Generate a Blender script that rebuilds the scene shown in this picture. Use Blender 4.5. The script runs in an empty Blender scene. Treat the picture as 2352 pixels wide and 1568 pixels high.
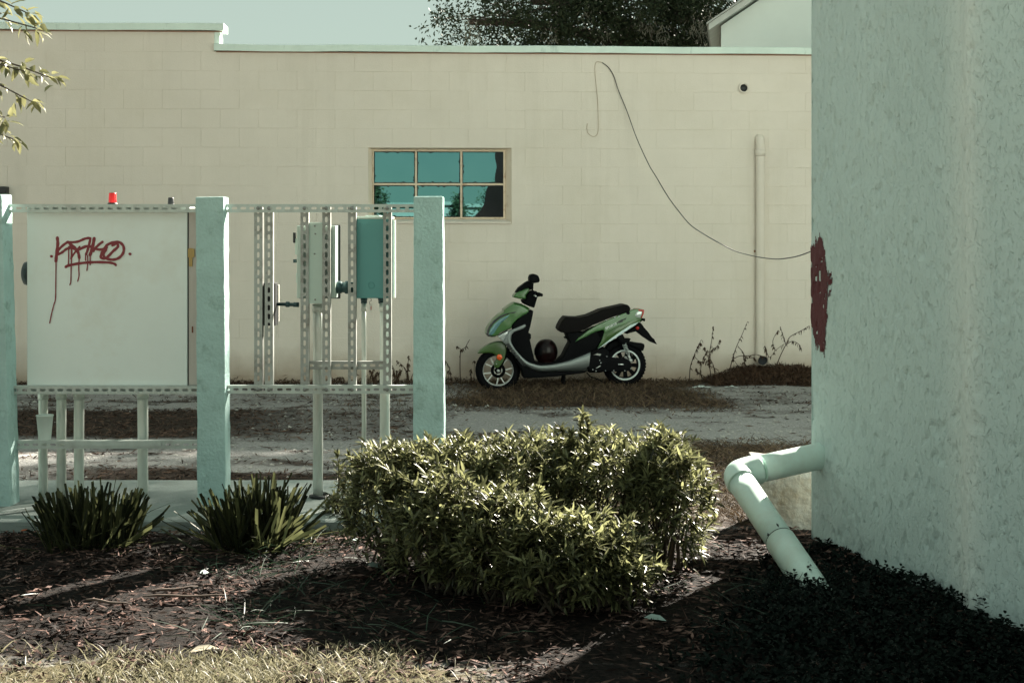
import bpy, bmesh, math, random
import numpy as np
from mathutils import Vector, Matrix
random.seed(7)
RNG = np.random.default_rng(11)
SC = bpy.context.scene
COL = SC.collection

# ------------------------------------------------------------------ camera
CAM_H = 1.524
cam = bpy.data.cameras.new('camera')
cam.lens = 50.0
cam.sensor_width = 36.0
cam.shift_y = -0.0991
cam.clip_start = 0.1
cam.clip_end = 2000.0
cam_o = bpy.data.objects.new('camera', cam)
cam_o.location = (0, 0, CAM_H)
cam_o.rotation_euler = (math.pi / 2, 0, 0)
COL.objects.link(cam_o)
SC.camera = cam_o

# ------------------------------------------------------------------ sky, sun, exposure
SUN_EL, SUN_AZ = math.radians(31.5), math.radians(32.0)
world = bpy.data.worlds.new('World')
SC.world = world
world.use_nodes = True
wn, wl = world.node_tree.nodes, world.node_tree.links
sky = wn.new('ShaderNodeTexSky')
sky.sky_type = 'NISHITA'
sky.sun_disc = False
sky.sun_elevation = SUN_EL
sky.sun_rotation = SUN_AZ
sky.dust_density = 0.0
sky.air_density = 1.0
sky.ozone_density = 1.0
tint = wn.new('ShaderNodeMix')
tint.data_type = 'RGBA'
tint.blend_type = 'MULTIPLY'
tint.inputs['Factor'].default_value = 1.0
tint.inputs['B'].default_value = (0.98, 1.0, 0.76, 1)
wl.new(sky.outputs[0], tint.inputs['A'])
# thin even high haze veiling the blue: the photograph's sky is milky and almost without gradient
haze = wn.new('ShaderNodeMix')
haze.data_type = 'RGBA'
haze.inputs['Factor'].default_value = 0.95
haze.inputs['B'].default_value = (1.56, 1.88, 1.64, 1)
wl.new(tint.outputs['Result'], haze.inputs['A'])
wl.new(haze.outputs['Result'], wn['Background'].inputs[0])
wn['Background'].inputs[1].default_value = 0.052

sun = bpy.data.lights.new('sun', 'SUN')
sun.energy = 5.0
sun.angle = math.radians(0.5)
sun.color = (1.0, 0.93, 0.80)
sun_o = bpy.data.objects.new('sun', sun)
sd = Vector((math.sin(SUN_AZ) * math.cos(SUN_EL), math.cos(SUN_AZ) * math.cos(SUN_EL), math.sin(SUN_EL)))
sun_o.rotation_euler = sd.to_track_quat('Z', 'Y').to_euler()
sun_o.location = (20, 30, 25)
COL.objects.link(sun_o)

SC.view_settings.view_transform = 'Standard'
SC.view_settings.look = 'None'
SC.view_settings.exposure = 2.55
SC.view_settings.gamma = 1.0
SC.view_settings.use_curve_mapping = False
SC.cycles.use_denoising = True
SC.cycles.sample_clamp_indirect = 3.0
SC.cycles.sample_clamp_direct = 12.0
SC.cycles.max_bounces = 8
SC.cycles.diffuse_bounces = 5
SC.cycles.transparent_max_bounces = 12

# ------------------------------------------------------------------ helpers
FPX = 50.0 / 36.0 * 2352.0


def P(px, py, Y):
    """A point seen at (px, py) of the 2352-wide photograph, standing at depth Y."""
    return Vector(((px - 1176) / FPX * Y, Y, CAM_H - (py - 551) / FPX * Y))


def material(name, col, rough=0.8, var=0.0, vscale=3.0, bump=0.0, bscale=40.0, metal=0.0, spec=0.5,
             col2=None, c2scale=1.0, c2lo=0.45, c2hi=0.65, stretch=(1, 1, 1), detail=6.0, coat=0.0, bdist=0.01):
    m = bpy.data.materials.new(name)
    m.use_nodes = True
    nt = m.node_tree
    n, l = nt.nodes, nt.links
    b = n['Principled BSDF']
    b.inputs['Roughness'].default_value = rough
    b.inputs['Metallic'].default_value = metal
    b.inputs['Specular IOR Level'].default_value = spec
    b.inputs['Coat Weight'].default_value = coat
    b.inputs['Base Color'].default_value = (*col, 1)
    geo = n.new('ShaderNodeNewGeometry')
    mp = n.new('ShaderNodeMapping')
    mp.inputs['Scale'].default_value = stretch
    l.new(geo.outputs['Position'], mp.inputs['Vector'])
    out = None
    if var > 0:
        nz = n.new('ShaderNodeTexNoise')
        nz.inputs['Scale'].default_value = vscale
        nz.inputs['Detail'].default_value = detail
        nz.inputs['Roughness'].default_value = 0.65
        l.new(mp.outputs[0], nz.inputs['Vector'])
        mx = n.new('ShaderNodeMix')
        mx.data_type = 'RGBA'
        mx.inputs['A'].default_value = (*[c * (1 - var) for c in col], 1)
        mx.inputs['B'].default_value = (*[min(1, c * (1 + var)) for c in col], 1)
        l.new(nz.outputs['Fac'], mx.inputs['Factor'])
        out = mx.outputs['Result']
    if col2 is not None:
        nz = n.new('ShaderNodeTexNoise')
        nz.inputs['Scale'].default_value = c2scale
        nz.inputs['Detail'].default_value = 8.0
        nz.inputs['Roughness'].default_value = 0.7
        l.new(mp.outputs[0], nz.inputs['Vector'])
        rp = n.new('ShaderNodeMapRange')
        rp.inputs['From Min'].default_value = c2lo
        rp.inputs['From Max'].default_value = c2hi
        l.new(nz.outputs['Fac'], rp.inputs['Value'])
        mx = n.new('ShaderNodeMix')
        mx.data_type = 'RGBA'
        mx.inputs['A'].default_value = (*col, 1)
        mx.inputs['B'].default_value = (*col2, 1)
        if out is not None:
            l.new(out, mx.inputs['A'])
        l.new(rp.outputs[0], mx.inputs['Factor'])
        out = mx.outputs['Result']
    if out is not None:
        l.new(out, b.inputs['Base Color'])
    if bump > 0:
        nz = n.new('ShaderNodeTexNoise')
        nz.inputs['Scale'].default_value = bscale
        nz.inputs['Detail'].default_value = 5.0
        l.new(mp.outputs[0], nz.inputs['Vector'])
        bp = n.new('ShaderNodeBump')
        bp.inputs['Strength'].default_value = bump
        bp.inputs['Distance'].default_value = bdist
        l.new(nz.outputs['Fac'], bp.inputs['Height'])
        l.new(bp.outputs[0], b.inputs['Normal'])
    return m


def leaf_material(name, c1, c2, trans=0.3, rough=0.45, spec=0.5, scale=9.0, gam=1.0):
    m = bpy.data.materials.new(name)
    m.use_nodes = True
    n, l = m.node_tree.nodes, m.node_tree.links
    b = n['Principled BSDF']
    b.inputs['Roughness'].default_value = rough
    b.inputs['Specular IOR Level'].default_value = spec
    geo = n.new('ShaderNodeNewGeometry')
    nz = n.new('ShaderNodeTexNoise')
    nz.inputs['Scale'].default_value = scale
    l.new(geo.outputs['Position'], nz.inputs['Vector'])
    ad = n.new('ShaderNodeMath')
    ad.operation = 'MULTIPLY_ADD'
    ad.inputs[1].default_value = 0.55
    l.new(geo.outputs['Random Per Island'], ad.inputs[0])
    ms = n.new('ShaderNodeMath')
    ms.operation = 'MULTIPLY'
    ms.inputs[1].default_value = 0.45
    l.new(nz.outputs['Fac'], ms.inputs[0])
    l.new(ms.outputs[0], ad.inputs[2])
    mx = n.new('ShaderNodeMix')
    mx.data_type = 'RGBA'
    mx.inputs['A'].default_value = (*c1, 1)
    mx.inputs['B'].default_value = (*c2, 1)
    pw = n.new('ShaderNodeMath')
    pw.operation = 'POWER'
    pw.inputs[1].default_value = gam
    l.new(ad.outputs[0], pw.inputs[0])
    l.new(pw.outputs[0], mx.inputs['Factor'])
    l.new(mx.outputs['Result'], b.inputs['Base Color'])
    if trans > 0:
        t = n.new('ShaderNodeBsdfTranslucent')
        l.new(mx.outputs['Result'], t.inputs['Color'])
        ms2 = n.new('ShaderNodeMixShader')
        ms2.inputs[0].default_value = trans
        l.new(b.outputs[0], ms2.inputs[1])
        l.new(t.outputs[0], ms2.inputs[2])
        l.new(ms2.outputs[0], n['Material Output'].inputs['Surface'])
    return m


def link_mesh(name, me, mat, parent=None, loc=None, rot=None):
    o = bpy.data.objects.new(name, me)
    if mat is not None and len(me.materials) == 0:
        me.materials.append(mat)
    COL.objects.link(o)
    if parent is not None:
        o.parent = parent
    if loc is not None:
        o.location = loc
    if rot is not None:
        o.rotation_euler = rot
    return o


def tag(o, label=None, cat=None, group=None, kind=None):
    if label:
        o['label'] = label
    if cat:
        o['category'] = cat
    if group:
        o['group'] = group
    if kind:
        o['kind'] = kind
    return o


def empty(name, loc=(0, 0, 0), rz=0.0, label=None, cat=None, group=None):
    o = bpy.data.objects.new(name, None)
    o.empty_display_size = 0.1
    COL.objects.link(o)
    o.location = loc
    o.rotation_euler = (0, 0, rz)
    return tag(o, label, cat, group)


class MB:
    def __init__(self):
        self.v, self.f, self.s = [], [], []

    def add(self, vs, fs, smooth=False):
        k = len(self.v)
        self.v += [tuple(v) for v in vs]
        self.f += [tuple(i + k for i in f) for f in fs]
        self.s += [smooth] * len(fs)
        return self

    def box(self, x0, x1, y0, y1, z0, z1, M=None):
        vs = [(x0, y0, z0), (x1, y0, z0), (x1, y1, z0), (x0, y1, z0), (x0, y0, z1), (x1, y0, z1), (x1, y1, z1), (x0, y1, z1)]
        if M is not None:
            vs = [M @ Vector(v) for v in vs]
        return self.add(vs, [(0, 3, 2, 1), (4, 5, 6, 7), (0, 1, 5, 4), (1, 2, 6, 5), (2, 3, 7, 6), (3, 0, 4, 7)])

    def prism(self, pts, y0, y1, axis='y', inset=None):
        """outline pts (a, b) in xz, extruded along y."""
        n = len(pts)
        vs = [(a, y0, b) for a, b in pts] + [(a, y1, b) for a, b in pts]
        fs = [tuple(range(n))[::-1], tuple(range(n, 2 * n))]
        fs += [(i, (i + 1) % n, n + (i + 1) % n, n + i) for i in range(n)]
        return self.add(vs, fs)

    def tube(self, pts, rad, n=10, caps=True, closed=False):
        pts = [Vector(p) for p in pts]
        m = len(pts)
        if not hasattr(rad, '__len__'):
            rad = [rad] * m
        rings, prev = [], None
        for i, p in enumerate(pts):
            if closed:
                d = pts[(i + 1) % m] - pts[(i - 1) % m]
            else:
                d = pts[min(i + 1, m - 1)] - pts[max(i - 1, 0)]
            d = d.normalized() if d.length > 1e-9 else Vector((0, 0, 1))
            if prev is None:
                a = Vector((0, 0, 1)) if abs(d.z) < 0.9 else Vector((1, 0, 0))
                u = d.cross(a).normalized()
            else:
                u = (prev - d * prev.dot(d))
                u = u.normalized() if u.length > 1e-6 else d.orthogonal().normalized()
            prev = u
            w = d.cross(u)
            rings.append([p + (u * math.cos(2 * math.pi * k / n) + w * math.sin(2 * math.pi * k / n)) * rad[i] for k in range(n)])
        vs = [v for r in rings for v in r]
        fs = []
        for i in range(m if closed else m - 1):
            j = (i + 1) % m
            for k in range(n):
                fs.append((i * n + k, i * n + (k + 1) % n, j * n + (k + 1) % n, j * n + k))
        self.add(vs, fs, True)
        if caps and not closed:
            base = len(self.v) - len(vs)
            self.f += [tuple(base + k for k in range(n))[::-1], tuple(base + (m - 1) * n + k for k in range(n))]
            self.s += [False, False]
        return self

    def lathe(self, prof, n=24, M=None):
        """profile (r, z) about z."""
        vs, fs = [], []
        for r, z in prof:
            for k in range(n):
                a = 2 * math.pi * k / n
                vs.append(Vector((r * math.cos(a), r * math.sin(a), z)))
        if M is not None:
            vs = [M @ v for v in vs]
        for i in range(len(prof) - 1):
            for k in range(n):
                fs.append((i * n + k, i * n + (k + 1) % n, (i + 1) * n + (k + 1) % n, (i + 1) * n + k))
        self.add(vs, fs, True)
        return self

    def build(self, name, mat, parent=None, bevel=0.0, seg=2, smooth=None, loc=None, rot=None, ang=0.5):
        me = bpy.data.meshes.new(name)
        me.from_pydata(self.v, [], self.f)
        bm = bmesh.new()
        bm.from_mesh(me)
        for f, s in zip(bm.faces, self.s):
            f.smooth = s if smooth is None else smooth
        bmesh.ops.remove_doubles(bm, verts=bm.verts, dist=1e-6)
        bmesh.ops.recalc_face_normals(bm, faces=bm.faces)
        if bevel > 0:
            es = [e for e in bm.edges if len(e.link_faces) == 2 and e.calc_face_angle(0) > ang]
            bmesh.ops.bevel(bm, geom=es, offset=bevel, segments=seg, affect='EDGES', clamp_overlap=True, profile=0.6)
        big = [f for f in bm.faces if len(f.verts) > 4]
        if big:
            bmesh.ops.triangulate(bm, faces=big)
        bm.to_mesh(me)
        bm.free()
        return link_mesh(name, me, mat, parent, loc, rot)


def np_mesh(name, verts, faces, mat, parent=None, smooth=False):
    """verts (N,3), faces (M,k) arrays."""
    me = bpy.data.meshes.new(name)
    verts = np.asarray(verts, np.float32)
    faces = np.asarray(faces, np.int32)
    me.vertices.add(len(verts))
    me.vertices.foreach_set('co', verts.ravel())
    k = faces.shape[1]
    me.loops.add(faces.size)
    me.loops.foreach_set('vertex_index', faces.ravel())
    me.polygons.add(len(faces))
    me.polygons.foreach_set('loop_start', np.arange(0, faces.size, k, dtype=np.int32))
    me.polygons.foreach_set('loop_total', np.full(len(faces), k, np.int32))
    if smooth:
        me.polygons.foreach_set('use_smooth', np.ones(len(faces), bool))
    me.update(calc_edges=True)
    me.validate()
    return link_mesh(name, me, mat, parent)


def unit(a):
    return a / np.maximum(np.linalg.norm(a, axis=-1, keepdims=True), 1e-9)


def leaves(pos, dirs, length, width, droop=0.15, fold=0.25, roll=None, shape=(0.30, 0.68)):
    """pos, dirs (N,3): folded, drooping lanceolate leaves of 8 triangles -> verts, faces"""
    n = len(pos)
    d = unit(np.asarray(dirs, float))
    ref = unit(RNG.normal(size=(n, 3)) * 0.35 + np.array([0, 0, 1.0])) if roll is None else unit(roll)
    s = unit(np.cross(d, ref))
    u = np.cross(s, d)
    L = np.broadcast_to(np.asarray(length, float).reshape(-1, 1), (n, 1))
    W = np.broadcast_to(np.asarray(width, float).reshape(-1, 1), (n, 1))
    a, b = shape
    base = pos
    c1 = pos + d * L * a - u * L * droop * 0.2
    c2 = pos + d * L * b - u * L * droop * 0.6
    tip = pos + d * L - u * L * droop * 1.3
    l1, r1 = c1 - s * W * 0.5 + u * W * fold, c1 + s * W * 0.5 + u * W * fold
    l2, r2 = c2 - s * W * 0.42 + u * W * fold, c2 + s * W * 0.42 + u * W * fold
    V = np.stack([base, c1, c2, tip, l1, l2, r1, r2], 1).reshape(-1, 3)
    T = np.array([(0, 1, 4), (0, 6, 1), (1, 2, 5), (1, 5, 4), (1, 6, 7), (1, 7, 2), (2, 3, 5), (2, 7, 3)])
    F = (np.arange(n)[:, None, None] * 8 + T[None]).reshape(-1, 3)
    return V, F


def quads(pos, dirs, length, width, up=None):
    """small flat bits (one quad each)"""
    n = len(pos)
    d = unit(np.asarray(dirs, float))
    ref = unit(RNG.normal(size=(n, 3)) * 0.5 + np.array([0, 0, 1.0])) if up is None else up
    s = unit(np.cross(d, ref))
    L = np.broadcast_to(np.asarray(length, float).reshape(-1, 1), (n, 1))
    W = np.broadcast_to(np.asarray(width, float).reshape(-1, 1), (n, 1))
    V = np.stack([pos - d * L / 2, pos + s * W / 2, pos + d * L / 2, pos - s * W / 2], 1).reshape(-1, 3)
    F = (np.arange(n)[:, None] * 4 + np.array([0, 1, 2, 3])[None])
    return V, F


def blades(pos, dirs, length, width, bend=0.4):
    """grass blades: tapered, bent, 2 quads + tip triangle as 5 tris"""
    n = len(pos)
    d = unit(np.asarray(dirs, float))
    side = unit(np.cross(d, RNG.normal(size=(n, 3))))
    hd = d.copy()
    hd[:, 2] = 0
    hd = unit(hd + RNG.normal(size=(n, 3)) * np.array([.4, .4, 0]))
    L = np.broadcast_to(np.asarray(length, float).reshape(-1, 1), (n, 1))
    W = np.broadcast_to(np.asarray(width, float).reshape(-1, 1), (n, 1))
    p1 = pos + d * L * 0.45 + hd * L * bend * 0.15
    p2 = pos + d * L * 0.8 + hd * L * bend * 0.5
    p3 = pos + d * L * 0.97 + hd * L * bend
    V = np.stack([pos - side * W / 2, pos + side * W / 2, p1 - side * W * .45, p1 + side * W * .45,
                  p2 - side * W * .28, p2 + side * W * .28, p3], 1).reshape(-1, 3)
    T = np.array([(0, 1, 3), (0, 3, 2), (2, 3, 5), (2, 5, 4), (4, 5, 6)])
    F = (np.arange(n)[:, None, None] * 7 + T[None]).reshape(-1, 3)
    return V, F


def merge(parts):
    V, F, k = [], [], 0
    for v, f in parts:
        V.append(v)
        F.append(f + k)
        k += len(v)
    return np.concatenate(V), np.concatenate(F)


def noise2(x, y, s=1.0, seed=0):
    """smooth value noise, arrays -> -1..1"""
    x = np.asarray(x, float) * s + 37.1 * seed
    y = np.asarray(y, float) * s - 11.7 * seed
    xi, yi = np.floor(x), np.floor(y)
    fx, fy = x - xi, y - yi
    fx, fy = fx * fx * (3 - 2 * fx), fy * fy * (3 - 2 * fy)

    def h(a, b):
        t = np.sin(a * 127.1 + b * 311.7 + seed * 7.3) * 43758.5453
        return (t - np.floor(t)) * 2 - 1
    return (h(xi, yi) * (1 - fx) + h(xi + 1, yi) * fx) * (1 - fy) + (h(xi, yi + 1) * (1 - fx) + h(xi + 1, yi + 1) * fx) * fy


def fbm2(x, y, s=1.0, seed=0, o=4):
    t, a, tot = 0, 1.0, 0
    for i in range(o):
        t = t + a * noise2(x, y, s * 2 ** i, seed + i)
        tot += a
        a *= 0.55
    return t / tot


def smooth(a, b, x):
    t = np.clip((x - a) / (b - a), 0, 1)
    return t * t * (3 - 2 * t)

# ------------------------------------------------------------------ ground
def gh(x, y):
    """ground height"""
    x, y = np.asarray(x, float), np.asarray(y, float)
    z = 0.018 * fbm2(x, y, 0.7, 3) + 0.008 * fbm2(x, y, 3.5, 9)
    near = smooth(2.4, 3.2, y) * (1 - smooth(15.0, 15.25, y)) * (1 - smooth(9, 12, np.abs(x)))
    z = z * near
    z = z + 0.03 * smooth(5.0, 5.6, y) * (1 - smooth(6.9, 7.4, y)) * (1 - smooth(6, 8, np.abs(x)))
    slab = smooth(7.35, 7.5, y) * (1 - smooth(8.8, 8.95, y)) * (1 - smooth(-0.1, 0.1, x))
    z = z * (1 - slab) - 0.03 * slab
    rut = np.exp(-((y - 11.7 - 0.15 * noise2(x, x * 0, 0.4)) / 0.35) ** 2)
    z = z - 0.02 * rut * near
    # the scooter stands on a slight fall towards its front wheel
    k = smooth(13.2, 14.2, y) * (1 - smooth(15.0, 15.2, y)) * smooth(-2.2, -1.2, x) * (1 - smooth(0.8, 1.6, x))
    z = z * (1 - k) + k * (0.012 * fbm2(x, y, 3, 5) - 0.004 + (x + 0.25) * 0.038)
    return z


def zones(x, y):
    x, y = np.asarray(x, float), np.asarray(y, float)
    n1 = fbm2(x, y * 2.2, 0.8, 21)
    n2 = fbm2(x, y * 2.0, 2.2, 33)
    yy = y + 0.35 * n1 + 0.15 * n2

    def band(a, b, w=0.25):
        return smooth(a - w, a + w, yy) * (1 - smooth(b - w, b + w, yy))
    left = 1 - smooth(-1.0, -0.2, x + 0.4 * n1)
    lit = left * np.maximum(band(10.95, 12.9) * (0.45 + 0.55 * (1 - smooth(-3.0, -1.4, x))), band(8.7, 9.45, 0.12) * (0.35 + 0.65 * smooth(-3.2, -2.4, x)))
    lit = np.maximum(lit, left * smooth(0.1, 0.45, n2) * 0.8 * smooth(9.0, 9.5, y))
    mid = (1 - left)
    gr = mid * (1 - smooth(1.5, 2.6, x + 0.6 * n1)) * smooth(12.5, 13.1, yy)
    gr = np.maximum(gr, mid * (1 - smooth(10.4, 11.1, yy)))
    gr = np.maximum(gr, mid * smooth(0.25, 0.5, n2) * 0.5)
    litter = np.maximum(lit, gr)
    litter = np.maximum(litter, smooth(14.85, 15.1, yy) * 0.9)
    mulch = smooth(4.9, 5.35, y + 0.25 * n2) * (1 - smooth(7.4, 7.6, y))
    lawn = (1 - smooth(4.9, 5.35, y + 0.25 * n2))
    far_r = smooth(-.6, .15, x + .3 * n2) * lawn * smooth(2.4, 3.2, y)
    mulch = np.maximum(mulch, far_r)
    lawn = lawn * (1 - far_r)
    patch = smooth(-.05, .45, fbm2(x * .8, y * 3.2, 1.3, 55)) * .42 + smooth(.1, .5, fbm2(x, y * 2.5, 4.5, 58)) * .25
    litter = np.maximum(litter, patch)
    litter = litter * (1 - mulch) * (1 - lawn)
    return litter, mulch, lawn


xs = np.concatenate([-np.geomspace(400, 8, 24)[:-1], np.arange(-8, 8.001, 0.07), np.geomspace(8, 400, 24)[1:]])
ys = np.concatenate([-np.geomspace(400, 3, 18)[:-1], np.arange(-3, 3.0, 0.5), np.arange(3.0, 15.6, 0.07), np.geomspace(15.6, 600, 26)])
GX, GY = np.meshgrid(xs, ys, indexing='xy')
GZ = gh(GX, GY)
nx, ny = len(xs), len(ys)
idx = np.arange(nx * ny).reshape(ny, nx)
GF = np.stack([idx[:-1, :-1], idx[:-1, 1:], idx[1:, 1:], idx[1:, :-1]], -1).reshape(-1, 4)

gm = bpy.data.materials.new('alley_dirt')
gm.use_nodes = True
n, l = gm.node_tree.nodes, gm.node_tree.links
bs = n['Principled BSDF']
bs.inputs['Roughness'].default_value = 0.95
bs.inputs['Specular IOR Level'].default_value = 0.15
at = n.new('ShaderNodeVertexColor')
at.layer_name = 'zone'
sep = n.new('ShaderNodeSeparateColor')
l.new(at.outputs['Color'], sep.inputs[0])
geo = n.new('ShaderNodeNewGeometry')


def nz(scale, detail=8, rough=0.7):
    t = n.new('ShaderNodeTexNoise')
    t.inputs['Scale'].default_value = scale
    t.inputs['Detail'].default_value = detail
    t.inputs['Roughness'].default_value = rough
    l.new(geo.outputs['Position'], t.inputs['Vector'])
    return t.outputs['Fac']


def rmp(fac, c0, c1, a=0.3, b=0.7):
    r = n.new('ShaderNodeMapRange')
    r.inputs['From Min'].default_value = a
    r.inputs['From Max'].default_value = b
    l.new(fac, r.inputs['Value'])
    m = n.new('ShaderNodeMix')
    m.data_type = 'RGBA'
    m.inputs['A'].default_value = (*c0, 1)
    m.inputs['B'].default_value = (*c1, 1)
    l.new(r.outputs[0], m.inputs['Factor'])
    return m.outputs['Result']


def mixz(fac_socket, A, B, ns, lo=0.35, hi=0.65):
    """blend by zone weight roughened with noise"""
    a = n.new('ShaderNodeMath')
    a.operation = 'ADD'
    l.new(fac_socket, a.inputs[0])
    s = n.new('ShaderNodeMath')
    s.operation = 'MULTIPLY_ADD'
    s.inputs[1].default_value = 0.9
    s.inputs[2].default_value = -0.45
    l.new(ns, s.inputs[0])
    l.new(s.outputs[0], a.inputs[1])
    r = n.new('ShaderNodeMapRange')
    r.inputs['From Min'].default_value = lo
    r.inputs['From Max'].default_value = hi
    l.new(a.outputs[0], r.inputs['Value'])
    m = n.new('ShaderNodeMix')
    m.data_type = 'RGBA'
    l.new(r.outputs[0], m.inputs['Factor'])
    l.new(A, m.inputs['A'])
    l.new(B, m.inputs['B'])
    return m.outputs['Result']


gravel = rmp(nz(60), (0.13, 0.127, 0.122), (0.48, 0.47, 0.46), 0.3, 0.75)
litc = rmp(nz(35), (0.016, 0.012, 0.010), (0.10, 0.068, 0.05), 0.4, 0.8)
mulc = rmp(nz(45), (0.003, 0.0025, 0.0025), (0.035, 0.023, 0.018), 0.42, 0.75)
lawc = rmp(nz(30), (0.05, 0.045, 0.025), (0.16, 0.13, 0.07), 0.3, 0.75)
n30 = nz(14, 10, 0.75)
c = mixz(sep.outputs[0], gravel, litc, n30, 0.12, 0.85)
c = mixz(sep.outputs[1], c, mulc, n30)
c = mixz(sep.outputs[2], c, lawc, n30)
l.new(c, bs.inputs['Base Color'])
bp = n.new('ShaderNodeBump')
bp.inputs['Strength'].default_value = 0.9
bp.inputs['Distance'].default_value = 0.02
l.new(nz(55, 6), bp.inputs['Height'])
l.new(bp.outputs[0], bs.inputs['Normal'])

ground = np_mesh('ground', np.stack([GX, GY, GZ], -1).reshape(-1, 3), GF, gm, smooth=True)
tag(ground, kind='structure')
a_, b_, c_ = zones(GX.ravel(), GY.ravel())
ca = ground.data.color_attributes.new('zone', 'FLOAT_COLOR', 'POINT')
ca.data.foreach_set('color', np.stack([a_, b_, c_, np.ones_like(a_)], -1).astype(np.float32).ravel())

# the pavement the photographer stands on, and the road behind
conc = material('pavement_concrete', (0.42, 0.40, 0.36), 0.9, var=0.25, vscale=6, bump=0.3, bscale=60)
mb = MB().box(-60, 60, -14, 2.3, -0.05, 0.10)
tag(mb.build('pavement', conc, bevel=0.01), kind='structure')
asph = material('road_asphalt', (0.14, 0.135, 0.13), 0.9, var=0.25, vscale=8, bump=0.4, bscale=90)
tag(MB().box(-60, 60, -24, -14.02, -0.05, 0.012).build('road', asph), kind='structure')

# equipment pad: a real slab with a rough front edge
padm = material('pad_concrete', (0.22, 0.255, 0.24), 0.9, var=0.3, vscale=5, bump=0.4, bscale=45, col2=(0.15, 0.17, 0.16), c2scale=3, c2lo=0.5, c2hi=0.75)
sx = np.linspace(-7.0, -0.12, 90)
front = 7.55 + 0.018 * fbm2(sx, sx * 0, 2.5, 4)
back = 8.84 + 0.02 * fbm2(sx, sx * 0 + 9, 2.0, 5)
mb = MB()
V, F = [], []
for i, x in enumerate(sx):
    V += [(x, front[i] - 0.012, -0.1), (x, front[i], 0.028), (x, front[i] + 0.02, 0.036), (x, back[i] - 0.02, 0.036), (x, back[i], 0.03), (x, back[i] + 0.005, -0.1)]
for i in range(len(sx) - 1):
    for k in range(5):
        F.append((i * 6 + k, (i + 1) * 6 + k, (i + 1) * 6 + k + 1, i * 6 + k + 1))
F += [tuple(range(6)), tuple((len(sx) - 1) * 6 + k for k in range(6))[::-1]]
mb.add(V, F)
tag(mb.build('concrete_pad', padm), kind='structure')

# ------------------------------------------------------------------ block building
WY0, WSL = 15.29, 0.0443
WA = math.atan(WSL)
BLD = empty('block_building', (0, WY0, 0), WA, 'long low beige painted concrete block building with a steel window and pale coping', 'building')
Mw = Matrix.Translation((0, WY0, 0)) @ Matrix.Rotation(WA, 4, 'Z')


def wallpt(px, py, off=0.0):
    """local (u, z) on the block wall under a photo pixel; off = metres in front of it"""
    dx = (px - 1176) / FPX
    # plane: Y = WY0 + WSL*X - off/cos
    Y = (WY0 - off / math.cos(WA)) / (1 - WSL * dx)
    p = P(px, py, Y)
    q = Mw.inverted() @ p
    return q.x, q.z


paint = material('beige_block_paint', (0.675, 0.605, 0.53), 0.75, var=0.10, vscale=1.3, bump=0.35, bscale=70,
                 col2=(0.62, 0.55, 0.46), c2scale=0.8, c2lo=0.5, c2hi=0.8, detail=9, bdist=0.006)
# dirt splashed up the foot of the wall and stains at the far left
nt = paint.node_tree
n, l = nt.nodes, nt.links
geo = n.new('ShaderNodeNewGeometry')
sp = n.new('ShaderNodeSeparateXYZ')
l.new(geo.outputs['Position'], sp.inputs[0])
nzt = n.new('ShaderNodeTexNoise')
nzt.inputs['Scale'].default_value = 2.5
nzt.inputs['Detail'].default_value = 8
l.new(geo.outputs['Position'], nzt.inputs['Vector'])
ad = n.new('ShaderNodeMath')
ad.operation = 'MULTIPLY_ADD'
ad.inputs[1].default_value = -0.55
l.new(nzt.outputs['Fac'], ad.inputs[0])
l.new(sp.outputs['Z'], ad.inputs[2])
rr = n.new('ShaderNodeMapRange')
rr.inputs['From Min'].default_value = -0.26
rr.inputs['From Max'].default_value = 0.12
rr.inputs['To Min'].default_value = 0.75
rr.inputs['To Max'].default_value = 0.0
l.new(ad.outputs[0], rr.inputs['Value'])
mx = n.new('ShaderNodeMix')
mx.data_type = 'RGBA'
mx.inputs['B'].default_value = (0.28, 0.19, 0.12, 1)
old = n['Principled BSDF'].inputs['Base Color'].links[0].from_socket
l.new(old, mx.inputs['A'])
l.new(rr.outputs[0], mx.inputs['Factor'])
# faint rain streaks running down from the coping
mps = n.new('ShaderNodeMapping')
mps.inputs['Scale'].default_value = (5.0, 5.0, 0.22)
l.new(geo.outputs['Position'], mps.inputs['Vector'])
tns = n.new('ShaderNodeTexNoise')
tns.inputs['Scale'].default_value = 1.0
tns.inputs['Detail'].default_value = 7
tns.inputs['Roughness'].default_value = 0.7
l.new(mps.outputs[0], tns.inputs['Vector'])
rns = n.new('ShaderNodeMapRange')
rns.inputs['From Min'].default_value = 0.52
rns.inputs['From Max'].default_value = 0.85
rns.inputs['To Max'].default_value = 0.28
l.new(tns.outputs['Fac'], rns.inputs['Value'])
mx2 = n.new('ShaderNodeMix')
mx2.data_type = 'RGBA'
mx2.inputs['B'].default_value = (0.44, 0.38, 0.31, 1)
l.new(mx.outputs['Result'], mx2.inputs['A'])
l.new(rns.outputs[0], mx2.inputs['Factor'])
l.new(mx2.outputs['Result'], n['Principled BSDF'].inputs['Base Color'])

U0, U1 = -9.0, 9.0
STEP_U = wallpt(492, 100)[0]          # where the parapet steps down
TOPL, TOPR = 3.745, 3.53
WIN_U0, WIN_U1 = wallpt(846, 420)[0], wallpt(1175, 420)[0]
CH, Z00 = 0.2032, 0.072
WIN_Z0, WIN_Z1 = Z00 + 8 * CH, Z00 + 12 * CH

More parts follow.
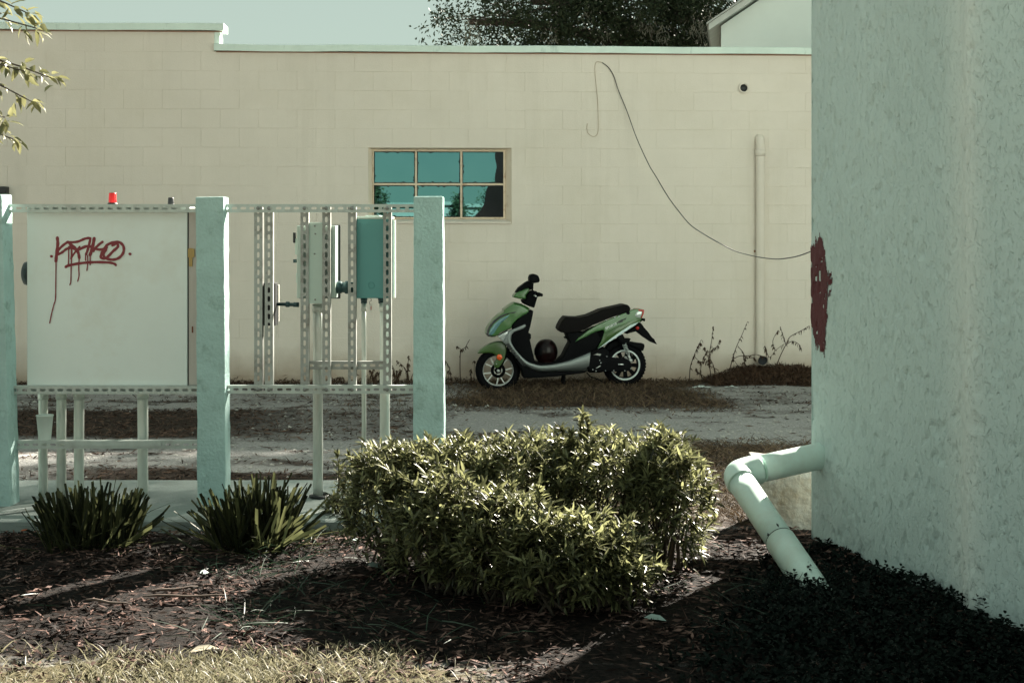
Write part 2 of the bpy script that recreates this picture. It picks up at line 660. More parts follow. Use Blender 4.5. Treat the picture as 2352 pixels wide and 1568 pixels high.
mb = MB()
B0, B1 = 0.0035, 0.2
mb.box(U0, WIN_U0, B0, B1, -0.15, TOPR)
mb.box(WIN_U1, U1, B0, B1, -0.15, TOPR)
mb.box(WIN_U0, WIN_U1, B0, B1, -0.15, WIN_Z0)
mb.box(WIN_U0, WIN_U1, B0, B1, WIN_Z1, TOPR)
mb.box(U0, STEP_U, B0, B1, TOPR, TOPL)
mb.box(U0, U0 + 0.2, B1, 3.2, -0.15, TOPR)
mb.box(U1 - 0.2, U1, B1, 3.2, -0.15, TOPR)
mb.box(U0, U1, 3.2, 3.4, -0.15, TOPR)
wall_o = mb.build('wall', paint, BLD)
roofm = material('roof_felt', (0.12, 0.12, 0.12), 0.9)
MB().box(U0 + 0.2, U1 - 0.2, B1 + 0.002, 3.198, 3.05, 3.2).build('roof', roofm, BLD)
dark = material('dark_interior', (0.02, 0.022, 0.025), 0.9)
MB().box(WIN_U0 - 0.3, WIN_U1 + 0.3, 0.95, 0.97, 1.3, 2.9).build('interior_partition', dark, BLD)

# one block, shared by all
bw, bh = 0.4064, CH
bm = bmesh.new()
g = 0.0016
vs = [(-0.5, 0, -0.5), (0.5, 0, -0.5), (0.5, 0, 0.5), (-0.5, 0, 0.5)]


def block_mesh():
    me = bpy.data.meshes.new('block')
    c = 0.0024
    hw, hh = bw / 2 - 0.0006, bh / 2 - 0.0006
    v = [(-hw + c, 0, -hh + c), (hw - c, 0, -hh + c), (hw - c, 0, hh - c), (-hw + c, 0, hh - c),
         (-hw, 0.0022, -hh), (hw, 0.0022, -hh), (hw, 0.0022, hh), (-hw, 0.0022, hh),
         (-hw, 0.03, -hh), (hw, 0.03, -hh), (hw, 0.03, hh), (-hw, 0.03, hh)]
    f = [(0, 1, 2, 3)] + [(4 + i, 4 + (i + 1) % 4, (i + 1) % 4, i) for i in range(4)] + [(8 + i, 8 + (i + 1) % 4, 4 + (i + 1) % 4, 4 + i) for i in range(4)]
    me.from_pydata(v, [], f)
    me.materials.append(paint)
    return me


BM = block_mesh()
uj = wallpt(240, 450)[0]              # a vertical joint of the course at z 1.9 - 2.1
spec = []
for k in range(-1, 19):
    z0, z1 = Z00 + (k) * CH, Z00 + (k + 1) * CH
    off = uj + (0 if k % 2 == 1 else bw / 2)
    i0 = int(math.floor((U0 - off) / bw))
    i1 = int(math.ceil((U1 - off) / bw))
    for i in range(i0, i1):
        a, b = off + i * bw, off + (i + 1) * bw
        a, b = max(a, U0), min(b, U1)
        if b - a < 0.02:
            continue
        zt = min(z1, TOPL if (a + b) / 2 < STEP_U else TOPR)
        zb = max(z0, -0.1)
        if zt - zb < 0.02:
            continue
        segs = [(a, b)]
        if z0 >= WIN_Z0 - 0.01 and z1 <= WIN_Z1 + 0.01:
            segs = []
            if a < WIN_U0:
                segs.append((a, min(b, WIN_U0)))
            if b > WIN_U1:
                segs.append((max(a, WIN_U1), b))
        if zt > TOPR + 0.01 and a < STEP_U < b:
            segs = [(a, STEP_U)]
        for s in segs:
            if s[1] - s[0] > 0.015:
                spec.append((s[0], s[1], zb, zt))
# which are in view, hidden least by the cabinet and posts
def rank(s):
    u, z = (s[0] + s[1]) / 2, (s[2] + s[3]) / 2
    if not (-5.5 < u < 3.25) or z < 0:
        return 2
    px = 1176 + u / WY0 * FPX
    py = 551 + (CAM_H - z) / WY0 * FPX
    if (60 < px < 520 and 490 < py < 890) or (px < 30 and py > 450) or (690 < px < 900 and 500 < py < 690) or (950 < px < 1020 and py > 450):
        return 1.5
    full = (s[1] - s[0]) * (s[3] - s[2]) / (bw * bh)
    return 1 - full * 0.1 - z * 0.001
order = sorted(range(len(spec)), key=lambda i: rank(spec[i]))
keep = set(order[:298])
mbr = MB()
for i, s in enumerate(spec):
    ux, zx = (s[0] + s[1]) / 2, (s[2] + s[3]) / 2
    sxx, szz = (s[1] - s[0]) / bw, (s[3] - s[2]) / bh
    dy = random.gauss(0, 0.0005)
    # painted-over joints: some blocks sit tight against the next
    fx, fz = random.choice((0.9985, 1.0, 1.003, 1.006, 1.008)), random.choice((1.0, 0.998, 1.004, 1.012, 1.016, 1.018))
    if i in keep:
        o = link_mesh('block', BM, None, BLD, (ux, dy, zx), (0, random.gauss(0, 0.0012), 0))
        o.scale = (sxx * fx, 1, szz * fz)
    else:
        T = Matrix.Translation((ux, dy, zx)) @ Matrix.Diagonal((sxx, 1, szz, 1))
        mbr.add([T @ v.co for v in BM.vertices], [tuple(p.vertices) for p in BM.polygons])
rest = mbr.build('block_courses', paint, BLD)
rest['kind'] = 'stuff'

# copings
cop = material('coping_paint', (0.62, 0.72, 0.66), 0.7, var=0.18, vscale=3, bump=0.25, bscale=40, col2=(0.30, 0.38, 0.35), c2scale=5, c2lo=0.58, c2hi=0.75, stretch=(1, 1, 0.25))
rust = material('rusty_drip_edge', (0.24, 0.11, 0.06), 0.85, var=0.4, vscale=9)


def coping(u0, u1, z0, z1):
    n_ = max(2, int((u1 - u0) / 0.25))
    V, F = [], []
    for i in range(n_ + 1):
        u = u0 + (u1 - u0) * i / n_
        w = 0.003 * math.sin(u * 3.1) + 0.0025 * random.uniform(-1, 1)
        V += [(u, -0.045, z0 + w), (u, -0.05, z1 - 0.006 + w), (u, -0.042, z1 + w), (u, 0.26, z1 + w), (u, 0.26, z0 + w)]
    for i in range(n_):
        for k in range(5):
            F.append((i * 5 + k, (i + 1) * 5 + k, (i + 1) * 5 + (k + 1) % 5, i * 5 + (k + 1) % 5))
    F += [tuple(range(5))[::-1], tuple(n_ * 5 + k for k in range(5))]
    o = MB().add(V, F).build('coping', cop, BLD)
    MB().box(u0 + 0.02, u1 - 0.02, -0.02, -0.0008, z0 - 0.012, z0 - 0.0035).build('drip_edge', rust, o)
    return o


coping(U0 - 0.1, STEP_U + 0.105, TOPL + 0.002, TOPL + 0.078)
coping(STEP_U + 0.004, U1 + 0.1, TOPR + 0.002, TOPR + 0.074)
# return of the coping over the step
MB().box(STEP_U + 0.001, STEP_U + 0.06, 0.0, 0.2, TOPR + 0.078, TOPL - 0.004).build('step_flashing', cop, BLD, bevel=0.004)

# window: splayed plaster reveal, steel frame, panes, reflective film with ragged edges
revm = material('window_reveal_paint', (0.74, 0.64, 0.52), 0.7, var=0.15, vscale=6, bump=0.2, bscale=50, col2=(0.36, 0.20, 0.11), c2scale=4, c2lo=0.6, c2hi=0.8)
fru0, frz0 = wallpt(855, 503, -0.09)
fru1, frz1 = wallpt(1161, 344, -0.09)
mb = MB()
YD = 0.09
out = [(WIN_U0, WIN_Z0), (WIN_U1, WIN_Z0), (WIN_U1, WIN_Z1), (WIN_U0, WIN_Z1)]
inn = [(fru0, frz0), (fru1, frz0), (fru1, frz1), (fru0, frz1)]
V = [(u, 0.001, z) for u, z in out] + [(u, YD, z) for u, z in inn] + [(u, YD + 0.03, z) for u, z in inn] + [(u, 0.19, z) for u, z in out]
F = [(i, (i + 1) % 4, 4 + (i + 1) % 4, 4 + i) for i in range(4)] + [(4 + i, 4 + (i + 1) % 4, 8 + (i + 1) % 4, 8 + i) for i in range(4)] + [(8 + i, 8 + (i + 1) % 4, 12 + (i + 1) % 4, 12 + i) for i in range(4)]
win = mb.add(V, F).build('window', revm, BLD)
tag(win, 'steel six pane window with peeling teal reflective film')
steel = material('steel_sash_paint', (0.62, 0.50, 0.37), 0.6, var=0.2, vscale=12, col2=(0.30, 0.16, 0.09), c2scale=9, c2lo=0.55, c2hi=0.7)
cu = [wallpt(p, 420, -YD)[0] for p in (857.5, 955.5, 1059.5, 1157.5)]
rz = [wallpt(1000, p, -YD)[1] for p in (500.5, 423.5, 347)]
hb = 0.011
mb = MB()
y0, y1 = YD - 0.014, YD + 0.016
mb.box(fru0 + .001, cu[0] + hb * .6, y0, y1, frz0 + .001, frz1 - .001)
mb.box(cu[3] - hb * .6, fru1 - .001, y0, y1, frz0 + .001, frz1 - .001)
mb.box(cu[0] + hb * .6, cu[3] - hb * .6, y0, y1, frz0 + .001, rz[0] + hb * .6)
mb.box(cu[0] + hb * .6, cu[3] - hb * .6, y0, y1, rz[2] - hb * .6, frz1 - .001)
mb.box(cu[0] + hb * .6, cu[3] - hb * .6, y0 + .003, y1, rz[1] - hb, rz[1] + hb)
for c in (1, 2):
    mb.box(cu[c] - hb, cu[c] + hb, y0 + .001, y1, rz[0] + hb * .6, rz[1] - hb)
    mb.box(cu[c] - hb, cu[c] + hb, y0 + .001, y1, rz[1] + hb, rz[2] - hb * .6)
mb.build('sash', steel, win)
# sill: sloping course in front of the frame
MB().prism([(0, 0), (0, 0)], 0, 0) if False else None
sillm = revm
mb = MB()
mb.add([(WIN_U0 + .01, -0.018, WIN_Z0 + .002), (WIN_U1 - .01, -0.018, WIN_Z0 + .002), (WIN_U1 - .01, -0.018, WIN_Z0 + .022), (WIN_U0 + .01, -0.018, WIN_Z0 + .022),
        (fru0, YD - .016, frz0 - .004), (fru1, YD - .016, frz0 - .004), (WIN_U1 - .01, 0.002, WIN_Z0 + .002), (WIN_U0 + .01, 0.002, WIN_Z0 + .002)],
       [(0, 1, 2, 3), (3, 2, 5, 4), (0, 7, 6, 1), (3, 4, 7, 0), (1, 6, 5, 2)])
mb.build('sill', paint, win)

glassm = material('dark_window_glass', (0.006, 0.009, 0.012), 0.08, spec=0.35)
film = bpy.data.materials.new('reflective_window_film')
film.use_nodes = True
n, l = film.node_tree.nodes, film.node_tree.links
b = n['Principled BSDF']
b.inputs['Metallic'].default_value = 1.0
b.inputs['Roughness'].default_value = 0.012
geo = n.new('ShaderNodeNewGeometry')
t = n.new('ShaderNodeTexNoise')
t.inputs['Scale'].default_value = 3.0
t.inputs['Detail'].default_value = 5
l.new(geo.outputs['Position'], t.inputs['Vector'])
m_ = n.new('ShaderNodeMix')
m_.data_type = 'RGBA'
m_.inputs['A'].default_value = (0.12, 0.31, 0.33, 1)
m_.inputs['B'].default_value = (0.17, 0.38, 0.39, 1)
l.new(t.outputs['Fac'], m_.inputs['Factor'])
l.new(m_.outputs['Result'], b.inputs['Base Color'])
bp = n.new('ShaderNodeBump')
bp.inputs['Strength'].default_value = 0.003
bp.inputs['Distance'].default_value = 0.01
l.new(t.outputs['Fac'], bp.inputs['Height'])
l.new(bp.outputs[0], b.inputs['Normal'])


def ragged(u0, u1, z0, z1, peel):
    pts = []
    N = 22
    ins = 0.008

    def wob(i, s):
        return ins + 0.006 * abs(math.sin(i * 1.7 + s)) * random.random() + (0.012 if random.random() < 0.06 else 0)
    for i in range(N):
        pts.append((u0 + (u1 - u0) * i / N, z0 + wob(i, 1)))
    right = []
    for i in range(N):
        tt = i / N
        z = z0 + (z1 - z0) * tt
        if peel == 'top':
            u = u1 - (u1 - u0) * (0.16 + 0.02 * math.sin(tt * 9) + 0.01 * random.random()) - 0.01
        elif peel == 'bottom':
            u = u1 - (u1 - u0) * max(0.28, 0.74 - 0.46 * tt - 0.08 * math.sin(tt * 5)) + 0.006 * random.random()
        else:
            u = u1 - wob(i, 2)
        right.append((u, z))
    pts = [p for p in pts if p[0] < right[0][0]]
    pts += right
    for i in range(N):
        u = right[-1][0] - (right[-1][0] - u0) * i / N
        pts.append((u, z1 - wob(i, 3)))
    for i in range(N):
        pts.append((u0 + wob(i, 4), z1 - (z1 - z0) * i / N))
    return pts


for r in range(2):
    for c in range(3):
        u0_, u1_ = cu[c] + (hb if c else hb * .6), cu[c + 1] - (hb if c < 2 else hb * .6)
        z0_, z1_ = rz[r] + (hb if r else hb * .6), rz[r + 1] - (hb if r < 1 else hb * .6)
        MB().box(u0_, u1_, YD + .002, YD + .006, z0_, z1_).build('pane', glassm, win)
        peel = 'top' if (c == 2 and r == 1) else ('bottom' if (c == 2 and r == 0) else None)
        pts = ragged(u0_, u1_, z0_, z1_, peel)
        a1, a2 = random.gauss(0, 0.0012), random.gauss(0, 0.0012)
        um, zm = (u0_ + u1_) / 2, (z0_ + z1_) / 2
        V = [(p[0], YD + 0.0012 + a1 * (p[0] - um) + a2 * (p[1] - zm), p[1]) for p in pts]
        MB().add(V, [tuple(range(len(V)))]).build('window_film', film, win)

# ------------------------------------------------------------------ stucco building at the right
AX, AY = 1.512, 7.22
SDX, SDY = 0.22, -0.9755
NRM = Vector((-0.9755, -0.22, 0))      # faces left and a little to the camera


def stucco_off(t, z):
    o = 0.010 * fbm2(t, z * 0.6, 2.2, 61) + 0.004 * fbm2(t * 1.0, z * 0.5, 24, 71, 3)
    pit = fbm2(t, z * 0.5, 30, 83, 2)
    o = o - 0.008 * smooth(0.34, 0.46, pit)
    o = o + 0.055 * np.exp(-((t - 1.60) / 0.10) ** 2) - 0.05 * smooth(1.62, 1.9, t)
    o = o * smooth(-0.001, 0.012, t)
    edge = 0.010 * smooth(0.03, 0.0, t)
    return o - edge


stm = material('stucco_paint', (0.51, 0.62, 0.60), 0.85, var=0.10, vscale=1.2, bump=0.5, bscale=110, stretch=(1, 1, 0.5), bdist=0.006,
               col2=(0.45, 0.555, 0.535), c2scale=1.3, c2lo=0.5, c2hi=0.8)
# crisp trowel dashes and a vertical band of paler base colour
n, l = stm.node_tree.nodes, stm.node_tree.links
pb = n['Principled BSDF']
geo = n.new('ShaderNodeNewGeometry')
hgt_prev = pb.inputs['Normal'].links[0].from_socket
cur_n = hgt_prev
for sc_, st_, lo_e, hi_e, dist in ((46, (1, 1, .45), .58, .66, .007), (92, (1, 1, .55), .56, .66, .005)):
    mpn = n.new('ShaderNodeMapping')
    mpn.inputs['Scale'].default_value = st_
    mpn.inputs['Rotation'].default_value = (0, math.radians(14), 0)
    l.new(geo.outputs['Position'], mpn.inputs['Vector'])
    tn = n.new('ShaderNodeTexNoise')
    tn.inputs['Scale'].default_value = sc_
    tn.inputs['Detail'].default_value = 3.0
    tn.inputs['Distortion'].default_value = 0.15
    l.new(mpn.outputs[0], tn.inputs['Vector'])
    rn = n.new('ShaderNodeMapRange')
    rn.inputs['From Min'].default_value = lo_e
    rn.inputs['From Max'].default_value = hi_e
    rn.inputs['To Min'].default_value = 1.0
    rn.inputs['To Max'].default_value = 0.0
    l.new(tn.outputs['Fac'], rn.inputs['Value'])
    bn = n.new('ShaderNodeBump')
    bn.inputs['Strength'].default_value = 0.6
    bn.inputs['Distance'].default_value = dist
    l.new(rn.outputs[0], bn.inputs['Height'])
    l.new(cur_n, bn.inputs['Normal'])
    cur_n = bn.outputs[0]
l.new(cur_n, pb.inputs['Normal'])
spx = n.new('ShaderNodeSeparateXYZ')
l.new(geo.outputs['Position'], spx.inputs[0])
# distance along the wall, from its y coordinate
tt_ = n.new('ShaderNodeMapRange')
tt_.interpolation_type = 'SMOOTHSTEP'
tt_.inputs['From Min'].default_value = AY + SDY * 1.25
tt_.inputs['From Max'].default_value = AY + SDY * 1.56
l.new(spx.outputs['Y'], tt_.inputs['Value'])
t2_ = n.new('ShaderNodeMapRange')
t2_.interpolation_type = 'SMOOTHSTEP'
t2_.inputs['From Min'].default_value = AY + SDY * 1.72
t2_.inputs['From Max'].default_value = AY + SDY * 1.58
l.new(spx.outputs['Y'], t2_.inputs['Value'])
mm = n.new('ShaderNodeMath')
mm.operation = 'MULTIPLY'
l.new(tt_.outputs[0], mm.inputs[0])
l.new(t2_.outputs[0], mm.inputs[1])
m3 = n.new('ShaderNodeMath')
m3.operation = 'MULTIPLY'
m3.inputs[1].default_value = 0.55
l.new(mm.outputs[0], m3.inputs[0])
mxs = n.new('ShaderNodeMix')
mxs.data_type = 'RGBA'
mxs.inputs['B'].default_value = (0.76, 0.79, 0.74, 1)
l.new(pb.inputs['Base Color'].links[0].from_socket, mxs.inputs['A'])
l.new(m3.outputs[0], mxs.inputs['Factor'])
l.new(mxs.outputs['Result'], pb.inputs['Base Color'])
ts = np.concatenate([np.arange(0, 2.1, 0.009), np.arange(2.15, 5.0, 0.15)])
zs = np.concatenate([np.arange(-0.2, 3.0, 0.013), np.arange(3.1, 5.6, 0.2)])
TT, ZZ = np.meshgrid(ts, zs, indexing='xy')
OO = stucco_off(TT, ZZ)
je = 0.006 * fbm2(ZZ, ZZ * 0 + 3, 9, 44) * smooth(0.02, 0.0, TT)
WX = AX + SDX * (TT + je) + NRM.x * OO
WYY = AY + SDY * (TT + je) + NRM.y * OO
RB = empty('stucco_building', (AX, AY, 0), 0, 'tall pale green rough stucco building corner with a dark red paint patch', 'building')


def local_verts(V, o):
    return V - np.array(o)


nt_, nz_ = len(ts), len(zs)
ii = np.arange(nt_ * nz_).reshape(nz_, nt_)
FF = np.stack([ii[:-1, :-1], ii[:-1, 1:], ii[1:, 1:], ii[1:, :-1]], -1).reshape(-1, 4)
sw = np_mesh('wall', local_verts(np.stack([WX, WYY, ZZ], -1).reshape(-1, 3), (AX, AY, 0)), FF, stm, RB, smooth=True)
# the other walls
far = (0.9755, 0.22)
c0 = Vector((AX, AY)) + Vector((0.004, -0.02))
c1 = c0 + Vector(far) * 5.0
e1 = Vector((AX + SDX * 4.9, AY + SDY * 4.9))
e2 = e1 + Vector(far) * 5.0
mb = MB()
q = [Vector((v.x - AX, v.y - AY)) for v in (c0, c1, e2, e1)]
mb.add([(v.x, v.y, z) for z in (-0.2, 5.55) for v in q], [(1, 0, 4, 5), (2, 1, 5, 6), (3, 2, 6, 7), (4, 7, 6, 5)])
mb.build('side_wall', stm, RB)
# red paint patch: a film on the rough wall with a ragged outline
redm = material('dark_red_paint', (0.085, 0.014, 0.018), 0.7, var=0.3, vscale=20, bump=0.5, bscale=50)
tp = np.arange(0.001, 0.34, 0.006)
zp = np.arange(0.90, 1.58, 0.006)
TP, ZP = np.meshgrid(tp, zp, indexing='xy')
rag = fbm2(TP * 3, ZP, 9, 15) * 0.06 + fbm2(TP * 6, ZP * 1.2, 30, 16, 2) * 0.035
hi = 1.46 + 0.075 * np.exp(-((TP - 0.11) / 0.06) ** 2) - smooth(0.13, 0.26, TP) * 0.16
lo = 0.975 - 0.03 * np.exp(-((TP - 0.16) / 0.04) ** 2) + 0.12 * smooth(0.09, 0.0, TP)
rgt = 0.225 + 0.035 * np.exp(-((ZP - 1.37) / 0.03) ** 2) - 0.045 * smooth(1.25, 1.0, ZP)
ins = (ZP < hi + rag) & (ZP > lo + rag) & (TP < rgt + rag * 0.6) & (fbm2(TP * 4, ZP * .6, 26, 19, 3) < 0.66)
OP = stucco_off(TP, ZP) + 0.0025
PX_ = AX + SDX * TP + NRM.x * OP - AX
PY_ = AY + SDY * TP + NRM.y * OP - AY
ii = np.arange(TP.size).reshape(TP.shape)
FQ = np.stack([ii[:-1, :-1], ii[:-1, 1:], ii[1:, 1:], ii[1:, :-1]], -1)
FQ = FQ[ins[:-1, :-1]].reshape(-1, 4)
rp = np_mesh('paint_patch', np.stack([PX_, PY_, ZP], -1).reshape(-1, 3), FQ, redm, RB)
rp['label'] = 'dark red paint patch with ragged edges'

# ------------------------------------------------------------------ gabled house behind
HY = 20.0
ev = P(1648, 60, HY)
hm = material('house_white_siding', (0.76, 0.84, 0.80), 0.8, var=0.08, vscale=2)
HS = empty('gabled_house', (ev.x, HY, 0), math.radians(-9.0), 'pale gabled house end with a sloping roof edge rising behind the block building', 'house')
half, rise = 3.6, 3.6 * 0.66
ez = ev.z
mb = MB()
for_g = [(0.05, 0), (2 * half - 0.05, 0), (2 * half - 0.05, ez), (half, ez + rise - 0.03), (0.05, ez)]
mb.prism(for_g, 0.0, 7.0)
mb.build('wall', hm, HS)
rfm = material('house_roof_edge', (0.55, 0.58, 0.55), 0.7, var=0.2, vscale=6)
sl = 0.66
mb = MB()
t0 = 0.09
mb.prism([(-0.12, ez - 0.12 * sl), (half, ez + rise), (half, ez + rise + t0), (-0.12, ez - 0.12 * sl + t0)], -0.16, 7.2)
mb.prism([(2 * half + 0.12, ez - 0.12 * sl), (2 * half + 0.12, ez - 0.12 * sl + t0), (half + .001, ez + rise + t0), (half + .001, ez + rise)], -0.16, 7.2)
mb.build('roof', rfm, HS)
shm = material('house_shingle', (0.42, 0.44, 0.42), 0.9, var=0.3, vscale=20)
mb = MB()
t1, t2 = t0 + 0.004, t0 + 0.03
mb.prism([(-0.15, ez - 0.15 * sl + t1), (half, ez + rise + t1), (half, ez + rise + t2), (-0.15, ez - 0.15 * sl + t2)], -0.19, 7.23)
mb.prism([(2 * half + 0.15, ez - 0.15 * sl + t1), (2 * half + 0.15, ez - 0.15 * sl + t2), (half + .001, ez + rise + t2), (half + .001, ez + rise + t1)], -0.19, 7.23)
mb.build('shingles', shm, HS)

# low pale building across the road: seen only in the window film
opm = material('shop_front_paint', (0.16, 0.17, 0.16), 0.8, var=0.1)
SB = empty('roadside_building', (0, -30, 0), 0, 'low flat pale building across the road, mirrored in the window film', 'building')
MB().box(-16, 16, -8, 0, -0.1, 2.9).build('wall', opm, SB)
MB().box(-16.15, 16.15, -8.15, 0.15, 2.902, 3.05).build('coping', opm, SB)

# ------------------------------------------------------------------ concrete posts
postm = material('post_concrete', (0.385, 0.55, 0.53), 0.9, var=0.24, vscale=6, bump=0.7, bscale=55, col2=(0.22, 0.32, 0.29), c2scale=9, c2lo=0.54, c2hi=0.72)


def post(pts_top, pts_bot, Y, depth, ptop, label):
    """front-face left/right px at the top and at the ground"""
    zt = P(0, ptop, Y).z
    xt = [P(p, 0, Y).x for p in pts_top]
    xb = [P(p, 0, Y).x for p in pts_bot]
    x0 = sum(xb) / 2
    mb = MB()
    N = 40
    V, F = [], []
    for i in range(N + 1):
        t = i / N
        z = -0.25 + (zt + 0.25) * t
        tt = max(0, min(1, z / zt))
        for (sx_, yy) in ((0, 0), (1, 0), (1, depth), (0, depth)):
            x = xb[sx_] * (1 - tt) + xt[sx_] * tt
            V.append((x - x0 + random.gauss(0, 0.0011), yy + random.gauss(0, 0.0011), z + (random.gauss(0, 0.002) if i == N else 0)))
    for i in range(N):
        for k in range(4):
            F.append((i * 4 + k, i * 4 + (k + 1) % 4, (i + 1) * 4 + (k + 1) % 4, (i + 1) * 4 + k))
    F += [(3, 2, 1, 0), tuple(N * 4 + k for k in range(4))]
    o = mb.add(V, F).build('concrete_post', postm, bevel=0.007, seg=2, loc=(x0, Y, 0), ang=0.9)
    return tag(o, label, 'post', 'concrete posts of the equipment rack')


post((-70, 4), (-52, 24), 7.95, 0.16, 447, 'grey green concrete post cut by the left picture edge, leaning slightly')
post((449, 514), (453, 519), 8.0, 0.14, 452, 'stained grey green concrete post between the white cabinet and open rack bay')
post((950, 1017), (948, 1021), 8.0, 0.16, 451, 'grey green concrete post standing in front of the window behind the shrub')

# ------------------------------------------------------------------ slotted channel rack
galv = material('galvanised_steel', (0.47, 0.52, 0.49), 0.55, var=0.22, vscale=14, metal=0.35, col2=(0.36, 0.37, 0.35), c2scale=10, c2lo=0.5, c2hi=0.72, bump=0.1, bscale=80)
galv_worn = material('weathered_channel_steel', (0.36, 0.37, 0.35), 0.6, var=0.25, vscale=14, metal=0.3, col2=(0.18, 0.16, 0.14), c2scale=8, c2lo=0.5, c2hi=0.7, bump=0.1, bscale=80)


def strut(name, mat, parent, a, b, vertical=False, w=0.0413, d=0.0405, phase=0.0):
    """U channel from a to b (x or z runs), slotted web facing the camera at y of a"""
    L = (b - a).length
    p = 0.0508
    n_ = max(1, int(round(L / p)))
    p = L / n_
    s, r, h = 0.0088, 0.0075, w / 2
    inn = []
    for k in range(6):
        an = math.radians(-90 + 36 * k)
        inn.append((s + r * math.cos(an), r * math.sin(an)))
    for k in range(6):
        an = math.radians(90 + 36 * k)
        inn.append((-s + r * math.cos(an), r * math.sin(an)))
    q = p / 2
    out = [(s, -h), (q, -h), (q, -h / 3), (q, h / 3), (q, h), (s, h), (-s, h), (-q, h), (-q, h / 3), (-q, -h / 3), (-q, -h), (-s, -h)]
    mb = MB()
    th = 0.0026
    for i in range(n_):
        cx = (i + 0.5) * p
        V = [(cx + x, 0, z) for x, z in out] + [(cx + x, 0, z) for x, z in inn] + [(cx + x, th, z) for x, z in inn] + [(cx + x, th, z) for x, z in out]
        F = []
        for k in range(12):
            k2 = (k + 1) % 12
            F += [(k, k2, 12 + k2, 12 + k), (12 + k, 12 + k2, 24 + k2, 24 + k), (24 + k, 24 + k2, 36 + k2, 36 + k)]
        mb.add(V, F)
    for sg in (-1, 1):
        z0, z1 = sorted((sg * h, sg * (h + th)))
        mb.box(0, L, 0.0, d, z0, z1)
        mb.box(0, L, d - th, d - 0.0003, min(sg * h, sg * (h - 0.009)), max(sg * h, sg * (h - 0.009)))
    o = mb.build(name, mat, parent)
    base = parent.matrix_world.translation if False else Vector(parent.location)
    o.location = a - base
    if vertical:
        o.rotation_euler = (0, -math.pi / 2, 0)
    return o


RY = 8.055
LR = empty('channel_rack', P(240, 895, RY).xyz, 0, 'slotted galvanised channel rails holding the white graffiti cabinet between two posts', 'rack', 'slotted channel racks')
LR.location.z = 0
RR = empty('channel_rack', P(735, 895, RY).xyz, 0, 'slotted galvanised channel frame with six uprights holding the grey meter boxes', 'rack', 'slotted channel racks')
RR.location.z = 0


def rail(par, px0, px1, py, Y, mat=galv, name='rail'):
    return strut(name, mat, par, P(px0, py, Y), P(px1, py, Y))


def upright(par, px, py0, py1, Y, mat=galv_worn):
    return strut('upright', mat, par, P(px, py1, Y), P(px, py0, Y), True)


rail(LR, 12, 452, 478.5, RY)
rail(LR, 26, 456, 895.5, RY)
rail(LR, 30, 458, 1021, RY + 0.02)
rail(RR, 508, 955, 478.5, RY)
rail(RR, 512, 955, 894.5, RY)
for px in (593, 617.5, 699.5, 749.5, 808.5, 889.5):
    upright(RR, px, 474, 899, RY + 0.042)
rail(RR, 705, 886, 839, RY + 0.088, galv_worn, 'cross_rail')
# bolts
boltm = material('bolt_head', (0.25, 0.25, 0.24), 0.5, metal=0.5)
for px in (593, 617.5, 699.5, 749.5, 808.5, 889.5):
    for py in (478.5, 894.5):
        p = P(px, py, RY - 0.004)
        mb = MB().lathe([(0.0, 0), (0.011, 0), (0.011, 0.006), (0.0, 0.006)], 6, Matrix.Rotation(math.pi / 2, 4, 'X'))
        mb.build('bolt', boltm, RR, loc=p - RR.location)
# cut-off channel lying along the low rail
lo = strut('channel_offcut', galv, empty('channel_offcut_piece', (0, 0, 0)), P(150, 1009, RY + 0.035), P(372, 1009, RY + 0.035), w=0.030, d=0.03)
bpy.data.objects.remove(bpy.data.objects['channel_offcut_piece'])
lo.rotation_euler = (math.radians(-90), 0, 0)
lo.location = P(150, 1011.3, RY + 0.03)
tag(lo, 'short bright length of slotted channel lying along the lowest rail beside the cup', 'channel')

# ------------------------------------------------------------------ white cabinet with tag
cabm = material('cabinet_white_paint', (0.79, 0.86, 0.83), 0.5, var=0.07, vscale=2.2, bump=0.06, bscale=25, col2=(0.70, 0.71, 0.64), c2scale=1.6, c2lo=0.5, c2hi=0.8)
CYF = RY + 0.043
ca_, cb_ = P(62, 903, CYF), P(430, 472, CYF)
CAB = empty('white_cabinet', ((ca_.x + cb_.x) / 2, CYF, ca_.z), 0, 'large white sheet steel cabinet back with a red dripping graffiti tag', 'cabinet')
hw, hgt = (cb_.x - ca_.x) / 2, cb_.z - ca_.z
MB().box(-hw, hw, 0, 0.30, 0, hgt).build('body', cabm, CAB, bevel=0.004)
sgm = material('side_box_paint', (0.55, 0.50, 0.46), 0.6, var=0.12, vscale=4)
spx0, spx1 = P(432.5, 0, CYF).x - CAB.location.x, P(451, 0, CYF).x - CAB.location.x
MB().box(spx0, spx1 + .03, 0.01, 0.25, 0.0, hgt * 0.985).build('side_panel', sgm, CAB, bevel=0.003)
seam = material('dark_seam', (0.03, 0.03, 0.03), 0.8)
MB().box(hw + 0.0005, spx0 - 0.0005, 0.012, 0.2, 0.01, hgt * 0.98).build('seam', seam, CAB)
ylm = material('yellowed_tape', (0.50, 0.33, 0.12), 0.7, var=0.3, vscale=20)
za, zb = P(0, 612, CYF).z - ca_.z, P(0, 570, CYF).z - ca_.z
MB().box(spx0 + .004, spx0 + .022, 0.002, 0.0092, za, zb).box(spx0 - .002, spx0 + .034, 0.001, 0.0095, zb - .052, zb - .004).build('yellow_tape', ylm, CAB)
rustp = material('rust_spot', (0.16, 0.05, 0.02), 0.8)
zc = P(0, 757, CYF).z - ca_.z
MB().box(spx0 + .018, spx0 + .026, 0.006, 0.0098, zc - .018, zc + .018).build('latch_slot', rustp, CAB)

# the tag: flat strokes of paint lying on the sheet
tagm = material('tag_red_paint', (0.20, 0.006, 0.016), 0.45, var=0.25, vscale=15)


